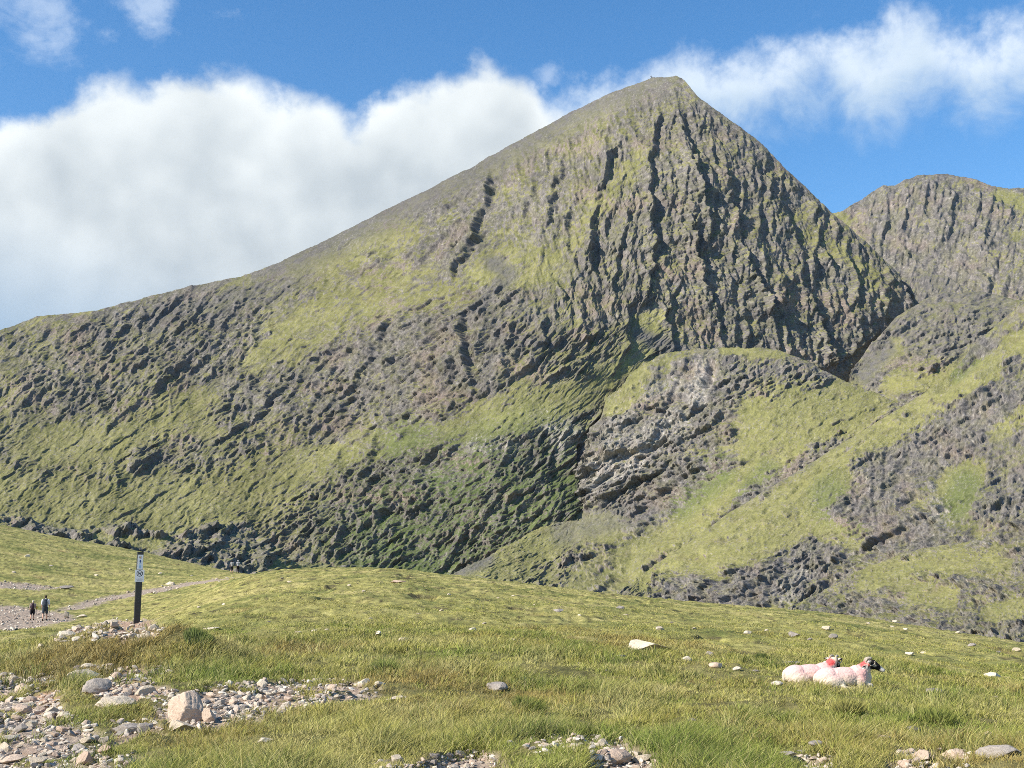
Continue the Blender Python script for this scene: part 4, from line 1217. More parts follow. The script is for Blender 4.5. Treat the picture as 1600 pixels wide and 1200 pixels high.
BIG = [  # name, label, px, foot y, width, height, shape, stone
    ('boulder', 'largest rounded pinkish boulder beside the rubble strip at lower left', 292, 1130, 60, 50, 'round', 'pink'),
    ('boulder', 'pale cracked block leaning below the largest pinkish boulder', 287, 1143, 46, 18, 'angular', 'pale'),
    ('boulder', 'small grey boulder tucked against the right side of the largest pinkish boulder', 325, 1128, 22, 21, 'angular', 'pink'),
    ('boulder', 'dark grey angular boulder standing on red soil above the stony path', 150, 1084, 40, 24, 'angular', 'grey'),
    ('boulder', 'pale oblong block lying in grass above the dark angular boulder', 130, 1064, 46, 17, 'block', 'pale'),
    ('boulder', 'long low pale boulder in grass below the patch of red soil', 180, 1108, 60, 18, 'slab', 'pale'),
    ('boulder', 'pale barrel shaped stone at the right end of the red soil patch', 227, 1087, 30, 15, 'block', 'pale'),
    ('boulder', 'pale rounded stone topmost at the left end of the red soil patch', 137, 1045, 20, 8, 'round', 'pale'),
    ('boulder', 'small pinkish round stone at the back of the red soil patch', 182, 1063, 15, 13, 'round', 'pink'),
    ('boulder', 'grey flat slab at the front of the small rubble patch left of the largest boulder', 200, 1147, 44, 14, 'slab', 'grey'),
    ('boulder', 'tilted grey stone on the right of the small rubble patch near the lower left', 226, 1145, 24, 14, 'angular', 'grey'),
    ('boulder', 'half buried pale stone at the edge of the stony path, bottom left corner', 132, 1196, 26, 22, 'angular', 'pink'),
    ('boulder', 'flat pinkish slab in the stony path at the very bottom left edge', 22, 1196, 44, 14, 'slab', 'pink'),
    ('boulder', 'large pale wedge shaped boulder in the grass in the middle distance', 1016, 1019, 66, 20, 'angular', 'pale'),
    ('boulder', 'speckled grey boulder alone in the long grass at centre', 776, 1081, 36, 15, 'round', 'grey'),
    ('boulder', 'long flat pale stone in grass just right of the rubble strip', 624, 1096, 40, 9, 'slab', 'pale'),
    ('boulder', 'squarish white stone at the top of the rubble strip', 409, 1075, 17, 14, 'block', 'pale'),
    ('boulder', 'broad pale boulder in the stone pile at the bottom edge', 962, 1196, 54, 24, 'round', 'pink'),
    ('boulder', 'pale slab leaning on the right of the stone pile at the bottom edge', 1004, 1192, 32, 13, 'slab', 'pale'),
    ('boulder', 'white stone at the left of the stone pile at the bottom edge', 942, 1167, 16, 13, 'block', 'pale'),
    ('boulder', 'large flat topped grey boulder near the bottom right corner', 1560, 1186, 62, 22, 'slab', 'grey'),
    ('boulder', 'pink boulder with a dark notch near the bottom right', 1441, 1190, 28, 17, 'angular', 'pink'),
    ('boulder', 'pinkish stone on the left of the notched pink boulder', 1408, 1184, 24, 12, 'angular', 'pink'),
    ('boulder', 'leaning pink slab on the right of the notched pink boulder', 1492, 1190, 36, 18, 'slab', 'pink'),
    ('boulder', 'pinkish block cut by the bottom edge below the notched pink boulder', 1415, 1202, 22, 14, 'block', 'pink'),
    ('boulder', 'low grey stone in grass left of the large flat topped boulder', 1478, 1166, 28, 8, 'slab', 'grey'),
    ('boulder', 'flat grey stone sunk in short grass at the lower right', 1229, 1182, 30, 8, 'slab', 'grey'),
    ('boulder', 'rounded grey stone half hidden in grass at the lower right', 1275, 1166, 22, 8, 'round', 'grey'),
    ('boulder', 'flat pinkish stone in grass between the sheep and the bottom edge', 1380, 1156, 24, 7, 'slab', 'pink'),
    ('boulder', 'low pinkish grey stone in grass above the notched pink boulder', 1428, 1143, 22, 7, 'slab', 'grey'),
    ('boulder', 'upright dark edged stone near the right edge, above the flat topped boulder', 1543, 1157, 12, 14, 'angular', 'pink'),
    ('boulder', 'small white stone at the right edge of the picture', 1596, 1152, 14, 9, 'block', 'pale'),
    ('boulder', 'brownish flat slab high on the grassy knoll', 622, 911, 24, 5, 'slab', 'pink'),
    ('boulder', 'low white stone alone in the grass below the rubble strip', 414, 1162, 22, 9, 'slab', 'pale'),
    ('boulder', 'small pale stone in grass near the bottom edge at left', 317, 1194, 17, 11, 'round', 'pale'),
    ('boulder', 'upright white block at the bottom edge beside the gravel', 621, 1194, 19, 14, 'block', 'pale'),
    ('boulder', 'larger of the two grey stones on the slope behind the sheep', 1243, 995, 20, 8, 'angular', 'grey'),
    ('boulder', 'smaller grey stone on the slope directly behind the standing head of the sheep', 1302, 998, 15, 8, 'round', 'grey'),
    ('boulder', 'long pale stone in the grass just left of the sheep', 1213, 1073, 22, 9, 'slab', 'pale'),
    ('boulder', 'pale tilted slab in grass right of the sheep', 1550, 1059, 24, 8, 'angular', 'pale'),
    ('boulder', 'low pinkish stone in long grass right of and below the sheep', 1462, 1084, 28, 8, 'slab', 'grey'),
    ('boulder', 'flat grey stone in the grass behind the rump of the left sheep', 1236, 1038, 26, 5, 'slab', 'grey'),
    ('boulder', 'grey pointed stone right of the large wedge shaped boulder', 1108, 1025, 14, 8, 'angular', 'grey'),
    ('boulder', 'pale rounded stone below and right of the large wedge shaped boulder', 1074, 1033, 15, 8, 'round', 'pale'),
    ('boulder', 'half buried pinkish stone lowest of those right of the wedge shaped boulder', 1118, 1044, 20, 9, 'round', 'pink'),
    ('boulder', 'small grey stone left of the foot of the wedge shaped boulder', 970, 1028, 14, 5, 'round', 'grey'),
    ('boulder', 'long pale stone on the mound left of the waymark post', 174, 975, 22, 7, 'slab', 'pale'),
    ('boulder', 'pale oval stone on the grass right of the foot of the waymark post', 240, 985, 16, 10, 'round', 'pale'),
    ('boulder', 'pale stone at the front of the mound below the waymark post', 229, 998, 19, 10, 'round', 'pale'),
    ('boulder', 'small pale stone at the back of the mound well left of the waymark post', 123, 983, 12, 7, 'round', 'pale'),
    ('boulder', 'long pale stone on the left flank of the red earth mound', 104, 995, 26, 9, 'slab', 'pale'),
    ('boulder', 'white stone in grass left of the red earth mound', 66, 1014, 14, 8, 'angular', 'pale'),
    ('boulder', 'upright white stone beside the far path right of the walkers', 104, 966, 7, 11, 'block', 'pale'),
    ('boulder', 'low white stones edge beside the far path, right of the upright white stone', 129, 965, 16, 5, 'slab', 'pale'),
    ('boulder', 'dark boulder on the grass slope above the walkers', 104, 921, 20, 6, 'angular', 'grey'),
    ('boulder', 'pale boulder on the path behind the waymark post', 266, 914, 14, 6, 'angular', 'pale'),
    ('boulder', 'long flat stone in brown grass right of the big dark tussock', 331, 984, 26, 4, 'slab', 'pale'),
    ('boulder', 'pale stone at the foot of the grassy knoll at centre', 630, 1003, 15, 7, 'round', 'pale'),
    ('boulder', 'grey stone on the right shoulder of the knoll, above the wedge shaped boulder', 969, 951, 14, 5, 'angular', 'grey'),
    ('boulder', 'grey flat stone on the knoll left of the one above the wedge boulder', 872, 956, 16, 5, 'slab', 'grey'),
    ('boulder', 'pale stone on the slope between the wedge boulder and the sheep', 1168, 991, 12, 6, 'round', 'pale'),
    ('boulder', 'pale flat slab left end of the bottom left rubble patch in grass', 98, 1122, 18, 10, 'slab', 'pale')]
for nm, lab, px, py, w, h, kd, mt in BIG:
    put_stone(nm, lab, 'boulder', px, py, w, h, kd, mt, sub=5 if w > 28 else 4)

# smaller stones of the stony patches, each a thing of its own
PLACES = [(0, 62, 'in the stony path at lower left', (9, 24)), (1, 8, 'on the worn red bank of the path', (6, 13)), (2, 34, 'on the red soil patch', (6, 16)), (3, 10, 'in the small rubble patch left of the largest boulder', (6, 14)),
          (4, 66, 'in the long rubble strip', (7, 20)), (5, 22, 'on the mound below the waymark post', (5, 13)), (6, 22, 'in the gravel at the bottom edge', (7, 16)),
          (7, 22, 'in the upper gravel patch near the bottom edge', (8, 18)), (8, 14, 'in the stone pile at the bottom edge', (9, 20))]
WORDS = {'pale': 'pale cream', 'pink': 'pinkish brown', 'grey': 'grey'}
g_st = np.random.default_rng(77)
for pi, n, where, (lo, hi) in PLACES:
    q = np.array(STONY[pi][0], float)
    x0, y0 = q.min(0); x1, y1 = q.max(0)
    x0 = max(x0, 0); y1 = min(y1, 1199)
    done = 0; tries = 0; seen = []
    while done < n and tries < 4000:
        tries += 1
        px, py = g_st.uniform(x0, x1), g_st.uniform(y0, y1)
        if poly_in(np.array([px]), np.array([py]), STONY[pi][0], 2.0)[0] < 0.6: continue
        w = lo + (hi - lo) * 1.25 * g_st.random() ** 1.9
        if any(abs(px - a) < (w + c) * 0.42 and abs(py - b_) < (w + c) * 0.2 for a, b_, c in seen): continue
        seen.append((px, py, w))
        mt = g_st.choice(['pale', 'pale', 'pale', 'pink', 'pink', 'grey']); big = w > lo + 0.4 * (hi - lo)
        kd = g_st.choice(['slab', 'block', 'angular', 'slab', 'angular', 'block'])
        put_stone('stone', ('larger ' if big else 'small ') + WORDS[mt] + ' stone lying ' + where, 'stone', px, py, w, w * g_st.uniform(0.38, 0.62), kd, mt,
                  ('larger ' if big else 'small ') + WORDS[mt] + ' stones ' + where, sub=3 if w < 15 else 4, rz=g_st.uniform(-1.5, 1.5))
        done += 1


# gravel: the uncountable small stones between them
def gravel():
    g = np.random.default_rng(5)
    base = []
    for k in range(10):
        v, f = stone_shape(['slab', 'block', 'angular', 'slab', 'angular'][k % 5], 4000 + k, 2)
        base.append((v.astype(np.float32), f))
    px = g.uniform(-20, 1620, 90000); py = g.uniform(895, 1215, 90000)
    lump = fbm(px / 60, py / 26, 3, 960)
    inm = np.zeros(len(px), bool)
    for pts, s, rd in STONY:
        inm |= poly_in(px, py, pts, 6.0) > 0.5
    inm &= g.random(len(px)) < 0.25 + 0.95 * sm(-0.3, 0.25, lump)
    px, py = px[inm], py[inm]
    n_max = 6500
    if len(px) > n_max: px, py = px[:n_max], py[:n_max]
    X, Y, Z = on_ground(px, py)
    r = np.hypot(X, Y)
    w = (2.0 + 12.5 * g.random(len(px)) ** 2.8) * r / F_PX
    far = r > 60
    w = np.where(far, (2.0 + 3.5 * g.random(len(px)) ** 2) * r / F_PX, w)
    PC = np.array([[0.56, 0.485, 0.39], [0.48, 0.39, 0.31], [0.38, 0.335, 0.285], [0.60, 0.54, 0.445], [0.43, 0.345, 0.275]])
    Vs, Fs, Cs = [], [], []; off = 0
    for i in range(len(px)):
        v, f = base[g.integers(10)]
        a = g.uniform(0, 2 * np.pi); c, s = math.cos(a), math.sin(a)
        q = v * np.array([w[i], w[i] * g.uniform(0.6, 1.1), w[i] * g.uniform(0.6, 1.2)])
        tx = g.uniform(-0.5, 0.5); q[:, 2] += q[:, 0] * tx
        q = np.stack([q[:, 0] * c - q[:, 1] * s + X[i], q[:, 0] * s + q[:, 1] * c + Y[i], q[:, 2] + Z[i] - 0.15 * w[i]], -1)
        Vs.append(q); Fs.append(f + off); off += len(v)
        cc = PC[g.integers(5)] * g.uniform(0.75, 1.1)
        Cs.append(np.broadcast_to(cc, (len(v), 3)))
    me = mesh_from('gravel', np.concatenate(Vs), np.concatenate(Fs), False, np.concatenate(Cs))
    return tag(link('gravel', me, attr_mat('gravel_stone', (30.0, 120.0), 0.3, 0.25, bump_dist=0.01)), kind='stuff')
gravel()


# pale stones strewn far over the grass slopes
spots = [(838, 945), (905, 962), (980, 962), (1035, 985), (1050, 974), (1082, 983), (1200, 986), (1262, 1000), (1290, 985), (1355, 975), (1400, 973), (1415, 985), (1440, 1022), (1500, 990), (1515, 1010), (1560, 1020), (1590, 1018), (1424, 1024),
         (1396, 980), (1490, 975), (1540, 985), (900, 990), (860, 1000), (760, 975), (800, 1003), (735, 985), (700, 930), (545, 916), (570, 925), (440, 905), (455, 910), (420, 972), (490, 987), (470, 990), (510, 985),
         (580, 968), (590, 992), (655, 960), (690, 955), (775, 935), (800, 932), (350, 945), (310, 950), (80, 885), (40, 870), (150, 900), (200, 890), (120, 870), (20, 895), (250, 897), (300, 900), (1180, 1050), (1150, 1048), (1030, 1080), (950, 1050),
         (905, 1038), (1080, 1128), (1220, 1142), (1262, 1140), (1300, 1142), (1345, 1140), (1530, 1145), (1585, 1170), (1250, 1175), (1340, 1076), (1555, 1090)]
for k, (px, py) in enumerate(spots):
    w = g_st.uniform(6, 15) if py > 960 else g_st.uniform(4, 9)
    mt = g_st.choice(['pale', 'pale', 'grey']); kd = g_st.choice(['slab', 'block', 'angular'])
    zone = 'near slope right of the sheep' if px > 1390 else 'slope around the sheep' if px > 1130 else 'right flank of the knoll' if px > 830 else 'front of the central knoll' if px > 400 else 'left hillside by the path'
    put_stone('stone', WORDS[mt] + ' stone strewn in grass on the ' + zone, 'stone', px + g_st.uniform(-4, 4), py, w, w * g_st.uniform(0.32, 0.5), kd, mt, WORDS[mt] + ' stones strewn on the ' + zone, sub=3)


# ------------------------------------------------------------------ fused figures
def fuse(name, prims, voxel, smooth=6):
    """one continuous skin round balls and tapering limbs: ('e', centre, radii, rotation) or ('c', [(point, radius), ...])"""
    bm = bmesh.new()
    def ball(c, rad, rot_=None):
        M = Matrix.Translation(c) @ (Euler(rot_).to_matrix().to_4x4() if rot_ else Matrix()) @ Matrix.Diagonal((*rad, 1))
        bmesh.ops.create_icosphere(bm, subdivisions=3, radius=1.0, matrix=M)
    for p in prims:
        if p[0] == 'e': ball(p[1], p[2], p[3] if len(p) > 3 else None)
        else:
            for (a, ra), (b_, rb) in zip(p[1][:-1], p[1][1:]):
                a = Vector(a); b_ = Vector(b_); n = max(2, int((b_ - a).length / (0.35 * min(ra, rb))) + 1)
                for k in range(n + 1):
                    q = k / n; rr = ra + (rb - ra) * q
                    M = Matrix.Translation(a.lerp(b_, q)) @ Matrix.Scale(rr, 4)
                    bmesh.ops.create_icosphere(bm, subdivisions=2, radius=1.0, matrix=M)
    me = bpy.data.meshes.new(name + '_raw'); bm.to_mesh(me); bm.free()
    o = bpy.data.objects.new(name + '_raw', me); C.objects.link(o)
    md = o.modifiers.new('remesh', 'REMESH'); md.mode = 'VOXEL'; md.voxel_size = voxel
    sm_ = o.modifiers.new('smooth', 'SMOOTH'); sm_.factor = 0.5; sm_.iterations = smooth
    dg = bpy.context.evaluated_depsgraph_get(); dg.update()
    out = bpy.data.meshes.new_from_object(o.evaluated_get(dg)); out.name = name
    bpy.data.objects.remove(o); bpy.data.meshes.remove(me)
    out.polygons.foreach_set('use_smooth', np.ones(len(out.polygons), bool))
    return out


def verts_of(me):
    v = np.empty(len(me.vertices) * 3, np.float32); me.vertices.foreach_get('co', v); return v.reshape(-1, 3)


def paint(me, c):
    a = me.color_attributes.new('Col', 'FLOAT_COLOR', 'POINT')
    q = np.ones((len(me.vertices), 4), np.float32); q[:, :3] = c; a.data.foreach_set('color', q.ravel())


M_FLEECE = attr_mat('fleece', (25.0, 110.0), 0.5, 0.10, 0.95, 0.05, bump_dist=0.012)
M_HORN = plain_mat('horn', (0.36, 0.31, 0.24), 0.5, 0.3, 0.25, 60.0, 0.3)
M_EYE = plain_mat('sheep_eye', (0.10, 0.07, 0.03), 0.15, 0.5)


def tube(name, pts, rads, seg=10):
    pts = [Vector(p) for p in pts]; V = []
    up = Vector((0.3, 0.2, 1)).normalized()
    for k, p in enumerate(pts):
        t = (pts[min(k + 1, len(pts) - 1)] - pts[max(k - 1, 0)]).normalized()
        a = t.cross(up).normalized(); b_ = t.cross(a).normalized()
        for s in range(seg):
            q = 2 * math.pi * s / seg
            V.append(p + (a * math.cos(q) + b_ * math.sin(q)) * rads[k])
    F = []
    n = len(pts)
    for k in range(n - 1):
        for s in range(seg):
            F.append([k * seg + s, k * seg + (s + 1) % seg, (k + 1) * seg + (s + 1) % seg, (k + 1) * seg + s])
    V += [pts[0], pts[-1]]
    T = []
    for s in range(seg):
        T.append([n * seg, (s + 1) % seg, s]); T.append([n * seg + 1, (n - 1) * seg + s, (n - 1) * seg + (s + 1) % seg])
    return mesh_from(name, np.array([v[:] for v in V]), [np.array(F), np.array(T)], True)


def make_sheep(label, loc, rz, scale, yaw, pitch, seed):
    """a shorn blackface ewe lying on her brisket; +X is forward"""
    root = empty('sheep', loc, rz); root.scale = (scale, scale, scale * 0.86)
    tag(root, label, 'sheep', 'sheep resting in the grass')
    H0 = Vector((0.47, 0, 0.53)); Rm = Euler((0, pitch, yaw)).to_matrix()
    def h(x, y, z): return (H0 + Rm @ Vector((x, y, z)))[:]
    prims = [('e', (-0.02, 0, 0.235), (0.42, 0.215, 0.225)), ('e', (-0.29, 0, 0.23), (0.245, 0.215, 0.225)), ('e', (0.25, 0, 0.255), (0.22, 0.185, 0.24)),
             ('e', (0.36, 0, 0.25), (0.15, 0.135, 0.20)), ('e', (-0.22, -0.15, 0.155), (0.22, 0.105, 0.16), (0, 0.25, 0)), ('e', (-0.22, 0.15, 0.155), (0.22, 0.105, 0.16), (0, 0.25, 0)),
             ('e', (0.27, -0.12, 0.18), (0.12, 0.085, 0.17), (0, -0.3, 0)), ('e', (0.27, 0.12, 0.18), (0.12, 0.085, 0.17), (0, -0.3, 0)),
             ('c', [((0.33, -0.12, 0.12), 0.062), ((0.45, -0.125, 0.085), 0.046), ((0.40, -0.13, 0.035), 0.032), ((0.28, -0.14, 0.03), 0.028)]),
             ('c', [((0.33, 0.12, 0.12), 0.062), ((0.47, 0.12, 0.085), 0.046), ((0.42, 0.13, 0.035), 0.032), ((0.30, 0.14, 0.03), 0.028)]),
             ('c', [((-0.10, -0.20, 0.09), 0.055), ((-0.05, -0.235, 0.045), 0.036), ((0.12, -0.235, 0.032), 0.028)]),
             ('c', [((-0.50, 0.0, 0.30), 0.05), ((-0.54, -0.01, 0.20), 0.038), ((-0.535, -0.01, 0.12), 0.026)]),
             ('c', [((0.30, 0, 0.34), 0.165), ((0.39, 0, 0.43), 0.125), (H0[:], 0.094)]),
             ('c', [(H0[:], 0.088), (h(0.06, 0, 0.02), 0.086), (h(0.14, 0, -0.01), 0.070), (h(0.22, 0, -0.045), 0.055), (h(0.275, 0, -0.06), 0.046)]),
             ('e', h(0.10, 0, -0.05), (0.075, 0.05, 0.05)),
             ('c', [(h(0.0, -0.075, 0.03), 0.026), (h(-0.03, -0.13, 0.035), 0.030), (h(-0.05, -0.185, 0.02), 0.012)]),
             ('c', [(h(0.0, 0.075, 0.03), 0.026), (h(-0.03, 0.13, 0.035), 0.030), (h(-0.05, 0.185, 0.02), 0.012)])]
    me = fuse('sheep_body', prims, 0.0105, 5)
    v = verts_of(me)
    nx = np.empty(len(v) * 3, np.float32); me.vertices.foreach_get('normal', nx); nx = nx.reshape(-1, 3)
    L = (v - np.array(H0)) @ np.array(Rm)                       # head coordinates (rows times R = R^T v)
    headm = sm(-0.02, 0.03, L[:, 0]) * sm(0.30, 0.24, np.abs(L[:, 1])) * sm(-0.115, -0.085, L[:, 2]) * sm(0.33, 0.38, v[:, 2])
    wool = 1 - headm
    k = fbm(v[:, 0] * 22 + v[:, 1] * 9, v[:, 2] * 20 + v[:, 1] * 14, 3, seed) * 0.007 + fbm(v[:, 0] * 60, v[:, 2] * 55 + v[:, 1] * 40, 2, seed + 15) * 0.005 + fbm(v[:, 0] * 5, v[:, 2] * 5 + v[:, 1] * 4, 2, seed + 5) * 0.010
    v2 = v + nx * (k * wool)[:, None]
    me.vertices.foreach_set('co', v2.ravel())
    cream = np.array([0.64, 0.55, 0.42]); pink = np.array([0.70, 0.45, 0.41]); red = np.array([0.72, 0.085, 0.080]); white = np.array([0.72, 0.66, 0.58]); black = np.array([0.018, 0.016, 0.016])
    n = fbm(v[:, 0] * 8, v[:, 2] * 9 + v[:, 1] * 5, 3, seed + 9) + 0.6 * fbm(v[:, 0] * 26, v[:, 2] * 26 + v[:, 1] * 15, 2, seed + 19)
    c = lerp(np.broadcast_to(cream, v.shape).copy(), pink, np.clip(sm(0.12, 0.34, v[:, 2] + 0.06 * n) * 0.95 * sm(0.50, 0.30, v[:, 0] - 0.1), 0, 1))
    c = lerp(c, pink * np.array([1.0, 0.80, 0.80]), sm(0.12, 0.0, np.abs(v[:, 0] - 0.30) + 0.05 * n) * sm(0.1, 0.25, v[:, 2]) * 0.7)
    rm = sm(0.13, 0.05, np.hypot(v[:, 0] - 0.375, (v[:, 2] - 0.50) * 0.9) + 0.03 * n) * sm(0.40, 0.46, v[:, 2])
    c = lerp(c, red, rm * 0.95)
    c = lerp(c, cream * 1.05, sm(0.36, 0.42, v[:, 0]) * (1 - rm) * sm(0.2, 0.3, v[:, 2]) * 0.8)
    face = lerp(np.broadcast_to(black, v.shape).copy(), white, np.clip(sm(0.205, 0.235, L[:, 0] + 0.02 * n) + sm(0.045, 0.015, np.hypot(L[:, 0] - 0.10, L[:, 2] + 0.015 + 0.02 * n)) * 0.55, 0, 1))
    face = lerp(face, black, sm(0.30, 0.312, L[:, 0]))
    c = lerp(c, face, headm)
    ear = sm(0.09, 0.12, np.abs(L[:, 1])) * (L[:, 0] > -0.12) * (L[:, 0] < 0.05) * (v[:, 2] > 0.42)
    c = lerp(c, lerp(np.broadcast_to(black, v.shape).copy(), white, sm(-0.2, 0.4, n)), ear)
    legs = (v[:, 2] < 0.065) * (np.abs(v[:, 1]) > 0.10)
    c = lerp(c, np.array([0.45, 0.38, 0.30]), legs * 0.5)
    dirt = sm(0.0, 0.6, fbm(v[:, 0] * 11, v[:, 2] * 12 + v[:, 1] * 7, 3, seed + 29) + 1.2 * (0.16 - v[:, 2]))
    c = lerp(c, c * np.array([0.72, 0.66, 0.55]), dirt * wool * 0.8)
    paint(me, np.clip(c, 0.012, 0.85))
    link('body', me, M_FLEECE, root)
    for s in (-1, 1):
        pts, rad = [], []
        for q in range(22):
            f = q / 21.0; a = math.radians(75 + 330 * f)
            R_ = 0.080 * (1 - 0.25 * f)
            pts.append(h(-0.010 + R_ * math.cos(a) - 0.0 + 0.035 * f, s * (0.042 + 0.075 * f), 0.035 + R_ * math.sin(a)))
            rad.append(0.026 * (1 - 0.72 * f))
        link('horn', tube('horn', pts, rad), M_HORN, root)
        bm = bmesh.new(); bmesh.ops.create_uvsphere(bm, u_segments=12, v_segments=8, radius=0.0135, matrix=Matrix.Translation(h(0.105, s * 0.066, 0.022)))
        e = bpy.data.meshes.new('eye'); bm.to_mesh(e); bm.free(); link('eye', e, M_EYE, root)
    KEEP_CLEAR.append((loc[0], loc[1], 0.33 * scale)); KEEP_CLEAR.append((loc[0] - 0.30 * scale, loc[1], 0.24 * scale)); KEEP_CLEAR.append((loc[0] + 0.28 * scale, loc[1], 0.24 * scale))
    return root


sx_, sy_, sz_ = on_ground(1324, 1076); r_s = math.hypot(float(sx_[0]), float(sy_[0]))
ks = r_s / F_PX * 106 / 1.30
fx, fy = float(sx_[0]), float(sy_[0]) + 0.20
SH1 = (fx, fy, float(gz(fx, fy)[0]) - 0.02)
fx2, fy2 = fx - 0.45 * r_s / 21.0, fy + 0.42
SH2 = (fx2, fy2, float(gz(fx2, fy2)[0]) - 0.02)
make_sheep('pink tinted shorn sheep with curled horns and black face in profile, the right hand one', SH1, math.radians(3), ks, math.radians(-8), math.radians(18), 21)
make_sheep('pink tinted shorn sheep lying behind the other, its black face turned away', SH2, math.radians(8), ks * 0.98, math.radians(42), math.radians(34), 33)


# ------------------------------------------------------------------ walkers
SKIN = plain_mat('skin', (0.50, 0.30, 0.21), 0.55, 0.3)
def cloth(name, c): return plain_mat(name, c, 0.9, 0.1, 0.15, 20.0, 0.2)


def make_person(label, px, py, height, shirt, shorts, hair, step=0.16, long_trousers=False, arm_l=0.0, arm_r=0.35):
    x, y, z = on_ground(px, py); loc = (float(x[0]), float(y[0]), float(gz(x, y)[0]) - 0.01)
    root = empty('person', loc, -math.atan2(loc[0], loc[1]) * 0.6); k = height / 1.75; root.scale = (k,) * 3
    tag(root, label, 'person')
    def leg(s, fwd):
        return [((s * 0.095, 0, 0.90), 0.095), ((s * 0.10, fwd * 0.55 + 0.02, 0.50), 0.060), ((s * 0.10, fwd * 0.9 - 0.02, 0.28), 0.052), ((s * 0.10, fwd - 0.02, 0.09), 0.036), ((s * 0.105, fwd + 0.02, 0.045), 0.036), ((s * 0.115, fwd + 0.15, 0.03), 0.030)]
    def arm(s, fwd):
        return [((s * 0.19, 0, 1.42), 0.058), ((s * 0.235, fwd * 0.15 - 0.03, 1.15), 0.043), ((s * 0.245, fwd * 0.7, 0.93 + 0.25 * fwd), 0.032), ((s * 0.245, fwd * 0.85, 0.88 + 0.26 * fwd), 0.032)]
    L_, R_ = leg(-1, -step), leg(1, step)
    AL, AR = arm(-1, arm_l), arm(1, arm_r)
    body = [('c', L_), ('c', R_), ('c', AL), ('c', AR), ('e', (0, 0, 0.95), (0.165, 0.11, 0.13)), ('e', (0, 0, 1.12), (0.145, 0.10, 0.16)), ('e', (0, 0.0, 1.33), (0.185, 0.11, 0.18)),
            ('c', [((0, 0, 1.42), 0.07), ((0, 0.02, 1.56), 0.052)]), ('e', (0, 0.025, 1.645), (0.075, 0.092, 0.108)), ('e', (0, 0.112, 1.63), (0.014, 0.02, 0.02)),
            ('e', (0.078, 0.01, 1.64), (0.012, 0.02, 0.03)), ('e', (-0.078, 0.01, 1.64), (0.012, 0.02, 0.03)), ('e', (0, 0.085, 1.585), (0.035, 0.02, 0.02))]
    for A, s in ((AL, -1), (AR, 1)):
        w = Vector(A[-1][0])
        for q, ln in enumerate((0.075, 0.085, 0.08, 0.065)):       # fingers, half closed
            b0 = w + Vector((s * 0.012, 0.022 - 0.016 * q, -0.03))
            body.append(('c', [(b0[:], 0.009), ((b0 + Vector((0, 0.006, -ln * 0.55)))[:], 0.0085), ((b0 + Vector((-s * 0.02, 0.008, -ln)))[:], 0.0075)]))
        t0 = w + Vector((-s * 0.01, 0.03, 0.0)); body.append(('c', [(t0[:], 0.011), ((t0 + Vector((-s * 0.005, 0.03, -0.04)))[:], 0.009)]))
    link('body', fuse('person_body', body, 0.0085, 2), SKIN, root)
    grow = lambda ch, d: [(p, r + d) for p, r in ch]
    sh = [('e', (0, 0, 1.12), (0.162, 0.117, 0.20)), ('e', (0, 0, 1.33), (0.20, 0.125, 0.185)), ('e', (0, 0, 0.99), (0.175, 0.122, 0.10)), ('c', grow(AL[:2], 0.018)), ('c', grow(AR[:2], 0.018)), ('c', [((0, 0, 1.42), 0.085), ((0, 0.01, 1.49), 0.066)])]
    link('shirt', fuse('shirt', sh, 0.012, 2), cloth('shirt_cloth', shirt), root)
    n = 4 if long_trousers else 2
    so = [('e', (0, 0, 0.93), (0.182, 0.128, 0.12))]
    for ch in (L_, R_):
        g_ = grow(ch[:n], 0.022)
        if not long_trousers: g_[1] = (tuple(Vector(ch[0][0]).lerp(Vector(ch[1][0]), 0.85)), 0.092)
        so.append(('c', g_))
    link('trousers' if long_trousers else 'shorts', fuse('shorts', so, 0.012, 2), cloth('shorts_cloth', shorts), root)
    link('hair', fuse('hair', [('e', (0, 0.005, 1.67), (0.086, 0.096, 0.098)), ('e', (0, -0.03, 1.62), (0.075, 0.06, 0.075))], 0.01, 2), cloth('hair', hair), root)
    for ch in (L_, R_):
        link('boot', fuse('boot', [('c', grow(ch[3:], 0.016)), ('c', [((ch[3][0][0], ch[3][0][1], 0.13), 0.045), (ch[3][0], 0.05)])], 0.009, 2), cloth('boot_leather', (0.03, 0.025, 0.02)), root)
    return root, k


def backpack(label, root, k, col, big=1.0):
    o = empty('backpack', root.location, root.rotation_euler.z); o.scale = (k,) * 3
    tag(o, label, 'backpack')
    b = fuse('pack_body', [('e', (0, -0.22, 1.22), (0.15 * big, 0.10, 0.24)), ('e', (0, -0.22, 1.08), (0.155 * big, 0.11, 0.17)), ('e', (0, -0.20, 1.34), (0.13 * big, 0.085, 0.14))], 0.012, 4)
    link('pack_body', b, cloth('pack_cloth', col), o)
    link('lid', fuse('lid', [('e', (0, -0.21, 1.46), (0.14 * big, 0.10, 0.06))], 0.012, 2), cloth('pack_lid_cloth', tuple(q * 1.5 for q in col)), o)
    link('pocket', fuse('pocket', [('e', (0, -0.325, 1.10), (0.10 * big, 0.04, 0.12))], 0.012, 2), cloth('pack_pocket_cloth', tuple(q * 0.8 for q in col)), o)
    for s in (-1, 1):
        link('strap', tube('strap', [(s * 0.10, -0.17, 1.10), (s * 0.13, 0.0, 1.05), (s * 0.12, 0.135, 1.25), (s * 0.11, 0.12, 1.42), (s * 0.10, 0.0, 1.53), (s * 0.09, -0.14, 1.47)], [0.016] * 6, 8), cloth('strap_cloth', (0.02, 0.02, 0.02)), o)
    return o


